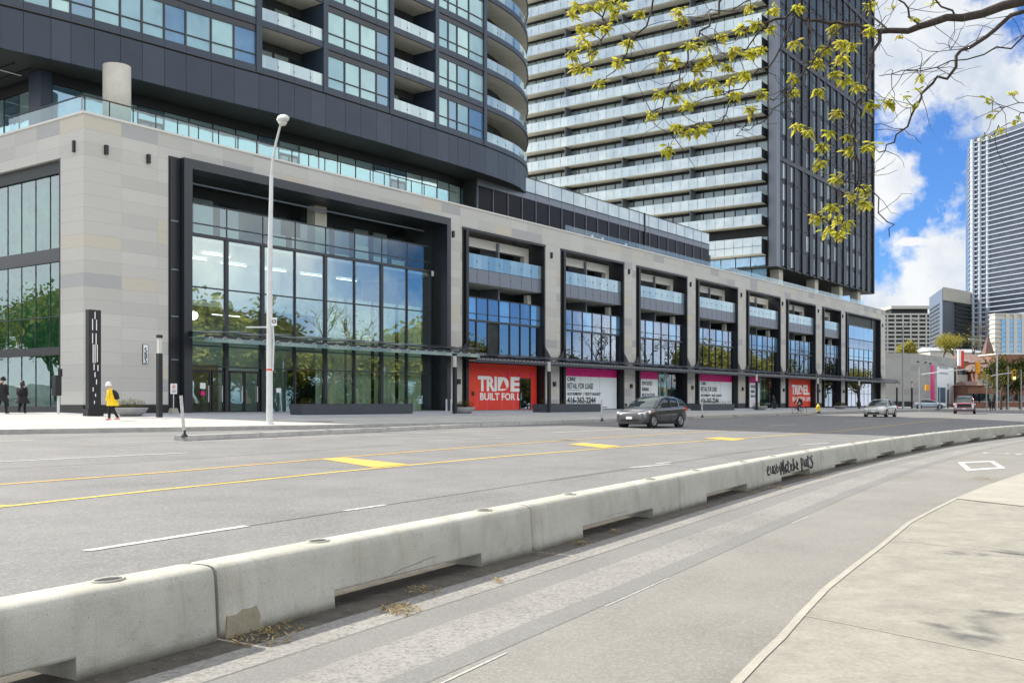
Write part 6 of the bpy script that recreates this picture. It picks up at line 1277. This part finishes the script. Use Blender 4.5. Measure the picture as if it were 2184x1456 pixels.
MB().tube([(0, 0, 0), (0, 0, upz(755, Zq)-g0)], .13, 'galv', 10).build('pole', r); MB().tube([(-pX(2112, Zq)*0-.9, 0, upz(802, Zq)-g0), (0, 0, upz(799, Zq)-g0), (xe, 0, upz(794, Zq)-g0)], .07, 'galv', 8).build('arm', r); sighead(r, xe, 0, upz(810, Zq)-g0, True)
for px, Zq, yt, dx, lb in ((1926, 150, 697, 2.8, 'tall street lamp in front of the white apartment block'), (2126, 175, 738, -4.0, 'tall street lamp in front of the cream hotel')):
    g0 = gz(pX(px, Zq), Zq)+.1; r = thing('street_lamp', (pX(px, Zq), Zq, g0), 0, lb, 'street lamp', 'distant street lamps'); zt_ = upz(yt, Zq)-g0; MB().tube([(0, 0, 0), (0, 0, zt_)], [.16, .10], 'galvdk', 8).build('pole', r); MB().tube([(0, 0, zt_), (dx*.35, 0, zt_+.8), (dx, 0, zt_+1.2)], .06, 'galvdk', 6).build('arm', r); MB().box(dx-.2, dx+.6 if dx > 0 else dx-.8, -.15, .15, zt_+1.1, zt_+1.3, 'galvdk').build('lamp_head', r)
house('brick_terrace', 2085, 2132, 775, 215, 8, 'narrow brick terrace between the pickup and the right hand signal', win=(4, 2), roofh=1.6)
for px, Zq, h_, lb in ((2004, 150, 3.2, 'thin grey pole beside the silver car'), (2104, 160, 5.5, 'wooden pole behind the pickup'), (2150, 165, 7, 'grey pole left of the green signal'), (2178, 150, 6, 'grey pole at the right edge')):
    g0 = gz(pX(px, Zq), Zq)+.1; o = MB().tube([(0, 0, 0), (0, 0, h_)], [.11, .08], 'galvdk', 8).build('street_pole', None, lb, 'pole', 'thin poles beyond the crossing'); o.location = (pX(px, Zq), Zq, g0)
for j, (px, Zq) in enumerate(((2112, 150), (2119, 152))):
    x_ = pX(px, Zq); person((x_, Zq, gz(x_, Zq)+.1), R(100+70*j), 'pedestrian in dark clothes %s of the right hand signal pole' % ('well left' if j == 0 else 'just left'), 'cloth_k', 'cloth_k', 'cloth_k', .6, .04, .15, None, False, False)
#@@TREES
def tree_mesh(seed, H, spread, leafm, nleaf, lsize, bare=False, droop=.2, barkm='bark'):
    random.seed(seed); br = MB(); tips = []
    def grow(p, d, l, r_, lev):
        n = 4; q = [p]; 
        for i in range(n): d = (d+Vector((random.uniform(-.16, .16), random.uniform(-.16, .16), random.uniform(-.04, .1)))).normalized(); p = p+d*l/n; q.append(p)
        br.tube(q, [r_*(1-.1*i) for i in range(n+1)], barkm, 6 if lev < 2 else 4, False)
        if lev >= 2: tips.extend(q[1:])
        if lev < (4 if bare else 3):
            for _ in range(4 if lev == 0 else 3):
                a = random.uniform(0, 6.28); up = random.uniform(.1, .8); nd = Vector((math.cos(a), math.sin(a), up)).normalized(); nd = (nd*spread+d*.6).normalized(); grow(q[random.randint(2, n)], nd, l*random.uniform(.6, .78), r_*.52, lev+1)
    grow(Vector((0, 0, 0)), Vector((0, 0, 1)), H*.38, H*.022, 0)
    lf = MB()
    for _ in range(nleaf):
        c_ = random.choice(tips); c_ = c_+Vector([random.gauss(0, H*.06) for _ in range(3)]); s_ = lsize*random.uniform(.6, 1.3)
        a = Vector([random.gauss(0, 1) for _ in range(3)]).normalized()*s_; b = a.orthogonal().normalized()*s_*.6; lf.add([c_-a, c_+b, c_+a, c_-b], [(0, 1, 2, 3)], leafm)
    return br, lf
TREES = {}
def tree(kind, loc, sc, label, group):
    if kind not in TREES:
        a = {'green': (1, 11, 1.15, 'green1', 9500, .30), 'spring': (2, 11, 1.0, 'green2', 3000, .14), 'bare': (3, 12, .9, 'green2', 700, .10, True), 'tan': (5, 9, 1.1, 'green2', 2600, .16), 'dark': (6, 9, 1.0, 'dkgreen', 3600, .18)}[kind]
        b, l = tree_mesh(*a); r = thing('tree', loc, random.uniform(0, 6), label, 'tree', group); b.build('trunk', r); l.build('crown', r); TREES[kind] = r
    else: r = copytree(TREES[kind]); r.location = loc; r.rotation_euler = (0, 0, random.uniform(0, 6)); r['label'] = label; r['group'] = group
    r.scale = (sc, sc, sc); return r
random.seed(77)
for t, o, kd, sc in ((46, 60, 'green', 1.35), (55, 62, 'green', 1.45), (63, 60, 'green', 1.4), (70, 66, 'green', 1.2), (78, 60, 'bare', 1.35), (86, 62, 'bare', 1.3), (80, 74, 'spring', 1.1), (94, 61, 'green', 1.3), (102, 60, 'green', 1.45), (110, 64, 'spring', 1.2), (36, 64, 'spring', 1.3), (26, 62, 'green', 1.3), (124, 66, 'green', .8), (134, 62, 'green', 1.0), (143, 62, 'green', 1.1), (152, 60, 'bare', 1.4), (162, 62, 'bare', 1.4), (176, 60, 'bare', 1.4), (186, 62, 'bare', 1.4), (200, 62, 'green', 1.6), (212, 62, 'green', 1.6), (226, 62, 'spring', 1.6), (240, 62, 'green', 1.6), (256, 62, 'green', 1.6), (272, 62, 'bare', 1.6), (290, 62, 'bare', 1.6)):
    p_ = BF(t, o); p_.z = gz(p_.x, p_.y); tree(kd, p_, sc*1.15, '%s park tree across the street, mirrored in the glass' % {'green': 'leafy green', 'spring': 'pale spring', 'bare': 'bare branched'}[kd], 'park trees across the street')
park = strip(KERBP[3:]+[(110, 140)], 7, 90, .15, 'grass'); park.build('park_lawn', kind='structure')
for t, o in ((-22, -38), (-26, -48), (-24, -60), (-30, -72), (-20, -28), (-28, -86)):  # unseen trees added to give the left glass something to mirror
    p_ = BF(t, o); p_.z = gz(p_.x, p_.y); tree('green' if o % 4 else 'spring', p_, 1.15+.1*math.sin(o), 'leafy tree added out of view across the side street, mirrored in the left glass', 'added trees across the side street')
for t in range(44, 118, 8):
    p_ = BF(t, 68+2*math.sin(t)); p_.z = gz(p_.x, p_.y); tree('green' if t % 3 else 'spring', p_, 1.45+.12*math.sin(t*1.7), 'broad leafy tree in the second row of the park, mirrored in the lobby glass', 'second row of park trees')
for t in range(30, 300, 7):
    p_ = BF(t, 78+4*math.sin(t)); p_.z = gz(p_.x, p_.y)-1.5; tree('dark', p_, .95, 'dark bushy tree in the back row of the park, mirrored low in the glass', 'back row of park trees')
for px, Z, kd, sc, lb in ((2010, 300, 'tan', 1.3, 'pale budding tree above the annex roof'), (2035, 305, 'tan', 1.35, 'second pale budding tree above the annex roof'), (2075, 320, 'bare', 1.2, 'bare tree before the striped tower'), (1945, 300, 'green', .8, 'bright green tree peeping over the annex'), (2116, 190, 'tan', 1.05, 'budding street tree left of the right hand signal'), (2148, 180, 'dark', 1.15, 'dark street tree behind the green signal'), (2175, 195, 'tan', 1.2, 'budding tree before the orange brick block'), (2135, 175, 'bare', .9, 'bare street tree behind the right hand signal')):
    X_ = pX(px, Z); g0 = gz(X_, Z) if Z < 250 else upz(752, Z); tree(kd, (X_, Z, g0 if Z < 250 else g0-4), sc, lb, 'trees beyond the crossing')
# the street tree whose boughs hang into view from the right
def UP(px, py, Dd): return Vector(((px-CX)/F*Dd, Dd, 1.6+(HY-py)*Dd/F))
FT = Vector((8.6, 8.4)); r = thing('street_tree', (FT.x, FT.y, gz(FT.x, FT.y)+.13), 0, 'street tree with young yellow green leaves overhanging from the upper right', 'tree'); OFS = r.location.copy()
tr_ = MB(); tr_.tube([Vector((0, 0, -.1)), Vector((.05, 0, 1.5)), Vector((-.05, .1, 3.2)), Vector((.1, .1, 5)), Vector((.0, .3, 7.2)), Vector((.3, .2, 9.5))], [.26, .21, .19, .15, .11, .05], 'barkfg', 14); tr_.build('trunk', r)
lm = MB(); nodes_ = []
def limb(P_, rad, jit=.0):
    q = []; 
    P_ = [Vector(p) for p in P_]
    for a, b in zip(P_, P_[1:]):
        for u in (0, .33, .66): q.append(a.lerp(b, u)+Vector([random.gauss(0, jit) for _ in range(3)]))
    q.append(P_[-1]); n = len(q); rr = [rad[0]+(rad[1]-rad[0])*(i/(n-1))**.8 for i in range(n)]
    lm.tube([v-OFS for v in q], rr, 'barkfg', 8 if rad[0] > .02 else 5, True); nodes_.extend(q)
random.seed(15)
limb([FT.to_3d()+Vector((0, .1, 4.3)), UP(2420, -90, 8.5), UP(2184, 6, 8.6), UP(2050, 38, 8.6), UP(1960, 60, 8.6), UP(1870, 68, 8.7)], (.058, .022), .012)
limb([UP(1870, 68, 8.7), UP(1820, 52, 8.7), UP(1770, 44, 8.8), UP(1690, 32, 8.9), UP(1640, 48, 9.0), UP(1585, 64, 9.1)], (.018, .009), .015)
BR = [([(1876, 72, 8.7), (1858, 130, 8.6), (1845, 185, 8.5), (1818, 235, 8.5), (1826, 290, 8.5), (1820, 330, 8.5), (1830, 400, 8.6), (1862, 412, 8.6), (1893, 470, 8.6), (1897, 505, 8.6)], (.016, .004)),
 ([(2230, -10, 8.2), (2120, 60, 8.2), (2065, 105, 8.2), (2035, 145, 8.2), (1985, 182, 8.3), (1950, 215, 8.3), (1940, 265, 8.3), (1905, 310, 8.3), (1875, 325, 8.3)], (.02, .005)),
 ([(2260, 40, 8), (2150, 100, 8), (2060, 125, 8.1), (1960, 150, 8.1), (1875, 162, 8.2)], (.009, .003)),
 ([(1330, -60, 9.2), (1290, 20, 9.2), (1292, 70, 9.2), (1270, 105, 9.2), (1240, 140, 9.2)], (.012, .004)),
 ([(1430, -60, 9), (1392, 0, 9), (1378, 55, 9), (1345, 98, 9), (1325, 135, 9), (1290, 180, 9)], (.012, .004)),
 ([(1560, -50, 8.8), (1525, 25, 8.8), (1495, 70, 8.8), (1462, 120, 8.8), (1445, 165, 8.9), (1410, 225, 8.9), (1388, 247, 8.9)], (.012, .004)),
 ([(1640, 48, 9.0), (1590, 100, 9), (1540, 130, 8.9), (1480, 150, 8.9), (1420, 130, 8.9)], (.009, .003)),
 ([(1700, 32, 8.9), (1665, 100, 8.8), (1620, 160, 8.7), (1560, 190, 8.7), (1490, 225, 8.7), (1445, 235, 8.7)], (.010, .003)),
 ([(1720, 40, 8.8), (1730, 120, 8.7), (1690, 190, 8.6), (1650, 235, 8.6), (1610, 275, 8.6), (1570, 290, 8.6)], (.009, .003)),
 ([(1800, 50, 8.7), (1760, 110, 8.6), (1715, 140, 8.6), (1690, 165, 8.6), (1650, 215, 8.6)], (.008, .003)),
 ([(1560, 190, 8.7), (1545, 240, 8.7), (1530, 265, 8.7), (1450, 275, 8.7), (1425, 316, 8.7)], (.006, .002)),
 ([(1826, 290, 8.5), (1790, 330, 8.5), (1750, 350, 8.5)], (.005, .002)), ([(1820, 330, 8.5), (1800, 385, 8.5), (1790, 440, 8.5), (1765, 465, 8.5), (1745, 462, 8.5)], (.007, .002)), ([(1830, 400, 8.6), (1815, 450, 8.5), (1800, 490, 8.5)], (.005, .002)),
 ([(2330, 150, 8), (2200, 205, 8), (2150, 228, 8), (2110, 222, 8)], (.006, .002)), ([(2330, 190, 8), (2190, 235, 8), (2150, 270, 8), (2100, 292, 8)], (.006, .002)), ([(1700, 0, 8.9), (1640, -20, 9), (1560, 20, 9), (1500, 35, 9), (1440, 20, 9)], (.008, .003)), ([(1640, 60, 9), (1560, 75, 9), (1480, 95, 9)], (.006, .002)), ([(1500, 70, 8.8), (1540, 110, 8.8), (1600, 120, 8.8)], (.005, .002)), ([(1960, 60, 8.6), (1940, 20, 8.6), (1900, -20, 8.6)], (.012, .006)), ([(1890, 66, 8.6), (1850, 20, 8.7), (1860, -30, 8.7)], (.01, .005)), ([(2040, 40, 8.6), (1990, 0, 8.6), (1960, -40, 8.5)], (.010, .005)), ([(2065, 105, 8.2), (2010, 110, 8.2), (1930, 150, 8.2)], (.004, .002))]
for P_, rad in BR: limb([UP(*q) for q in P_], rad, .018)
for pth in ([(7.0, 8.6, 6.3), (4.2, 9.9, 7.4), (1.6, 11.4, 8.0), (-.6, 12.6, 8.2), (-2.4, 13.6, 8.1)], [(6.8, 8.2, 6.6), (3.5, 8.8, 7.8), (.5, 9.8, 8.3), (-2.0, 10.4, 8.2), (-3.6, 11.0, 8.1), (-4.2, 10.0, 8.1)], [(7.5, 8.4, 6.5), (5.0, 7.5, 8.0), (2.0, 7.0, 8.6)], [(8.4, 8.6, 6.5), (10.5, 10, 8.2), (12, 11, 8.8)], [(8.6, 8.3, 6.0), (9.5, 6, 7.8), (10.5, 4.2, 8.3)]):
    limb([FT.to_3d()*0+Vector((FT.x, FT.y+.2, 5.6))]+[Vector(p_) for p_ in pth], (.06, .012), .05)  # unseen upper limbs; the left ones are added to cast leaf shadows
CLP = [(1222,29),(1254,16),(1280,8),(1309,25),(1265,58),(1243,82),(1221,113),(1265,113),(1254,148),(1281,176),(1232,140),(1336,91),(1320,132),(1364,30),(1449,22),(1452,41),(1471,96),(1410,135),(1441,132),(1419,118),(1504,99),(1490,148),(1457,181),(1405,200),(1441,206),(1468,222),(1388,247),(1424,316),(1443,269),(1463,280),(1493,277),(1520,124),(1550,143),(1567,107),(1540,77),(1589,157),(1567,203),(1600,233),(1625,198),(1600,16),(1583,58),(1611,49),(1603,110),(1644,60),(1622,104),(1696,94),(1779,58),(1757,102),(1796,91),(1821,94),(1746,135),(1796,124),(1785,155),(1804,169),(1829,182),(1746,194),(1693,163),(1693,194),(1785,238),(1704,268),(1724,282),(1768,282),(1754,310),(1807,293),(1854,310),(1746,346),(1785,379),(1857,66),(1857,8),(1857,224),(1893,216),(1951,36),(1923,75),(1964,163),(1959,191),(1951,221),(1926,205),(2105,210),(2116,241),(2100,293),(2133,277),(2158,199),(2166,252),(1901,14),(1810,321),(1815,417),(1774,439),(1746,461),(1787,464),(1845,433),(1807,475),(1768,488),(1793,497),(1845,403),(1250,95),(1240,60),(1290,60),(1300,5),(1500,270),(1515,175),(1530,190),(1480,175),(1500,130),(1560,170),(1230,10),(1325,10),(1648,20),(1700,15),(1990,5)]
leaves = MB()
def leafcluster(mbL, c_, size, n):
    for _ in range(n):
        a = random.uniform(0, 6.28); dn = random.uniform(-1.3, .35); d = Vector((math.cos(a), math.sin(a), dn)).normalized(); l = size*random.uniform(.45, 1.1); c0 = c_; sd_ = d.cross(Vector((0, 0, 1))).normalized()*l*random.uniform(.14, .26); up = Vector((0, 0, 1))*l*.10; p0 = c_+d*l*.08+Vector([random.gauss(0, size*.22) for _ in range(3)])
        dd_ = d*l; dr = Vector((0, 0, -l*random.uniform(.05, .3)))
        q = [p0, p0+dd_*.3+sd_-up*.5, p0+dd_*.65+sd_*.9+dr*.4-up*.3, p0+dd_+dr, p0+dd_*.65-sd_*.9+dr*.4-up*.3, p0+dd_*.3-sd_-up*.5, p0+dd_*.35+up, p0+dd_*.7+up+dr*.4]
        q = [v-OFS for v in q]; mbL.add(q, [(0, 1, 6), (1, 2, 7, 6), (2, 3, 7), (3, 4, 7), (4, 5, 6, 7), (5, 0, 6)], 'leafy')
for x, y in CLP:
    best = min(nodes_, key=lambda v: ((v.x/v.y*F+CX-x)**2+(HY-(v.z-1.6)/v.y*F-y)**2) if v.y > 1 else 1e9)
    c_ = UP(x, y, best.y+random.uniform(-.35, .35)); m_ = best.lerp(c_, .5)+Vector((random.gauss(0, .02), random.gauss(0, .02), .03+random.gauss(0, .02)))
    if (best-c_).length > .03: lm.tube([best-OFS, m_-OFS, c_-OFS], [.0042, .0034, .0026], 'barkfg', 4)
    leafcluster(leaves, c_, .072 if x < 1900 else .062, random.randint(24, 36) if x < 1900 else random.randint(6, 10))
random.seed(33)
vis = [v for v in nodes_ if True]
for _ in range(260):    # fine bare twigs
    b = random.choice(vis); p = b.copy(); d = Vector((random.gauss(0, 1), random.gauss(0, .6), random.gauss(-.1, .7))).normalized(); q = [p-OFS]
    for i in range(4): d = (d+Vector([random.gauss(0, .3) for _ in range(3)])).normalized(); p = p+d*random.uniform(.05, .12); q.append(p-OFS)
    lm.tube(q, [.0034, .0028, .0024, .002, .0014], 'barkfg', 4, False)
for v in nodes_:
    h_ = v.z-.1; sx_, sy_ = v.x+SD.x*h_, v.y+SD.y*h_
    if 2 < sy_ and 900 < CX+F*sx_/sy_ < 2105: continue
    if v.z > 7.2 and v.x < 4.5:
        for _ in range(2): leafcluster(leaves, v+Vector([random.gauss(0, .2) for _ in range(3)]), .22, 8)  # leaves out of view, sized and placed for their shadow on the sidewalk
    elif v.z > 6.3 or v.x > 5.5:
        leafcluster(leaves, v+Vector([random.gauss(0, .2) for _ in range(3)]), .12, 5)
lm.build('branches', r); leaves.build('crown', r)
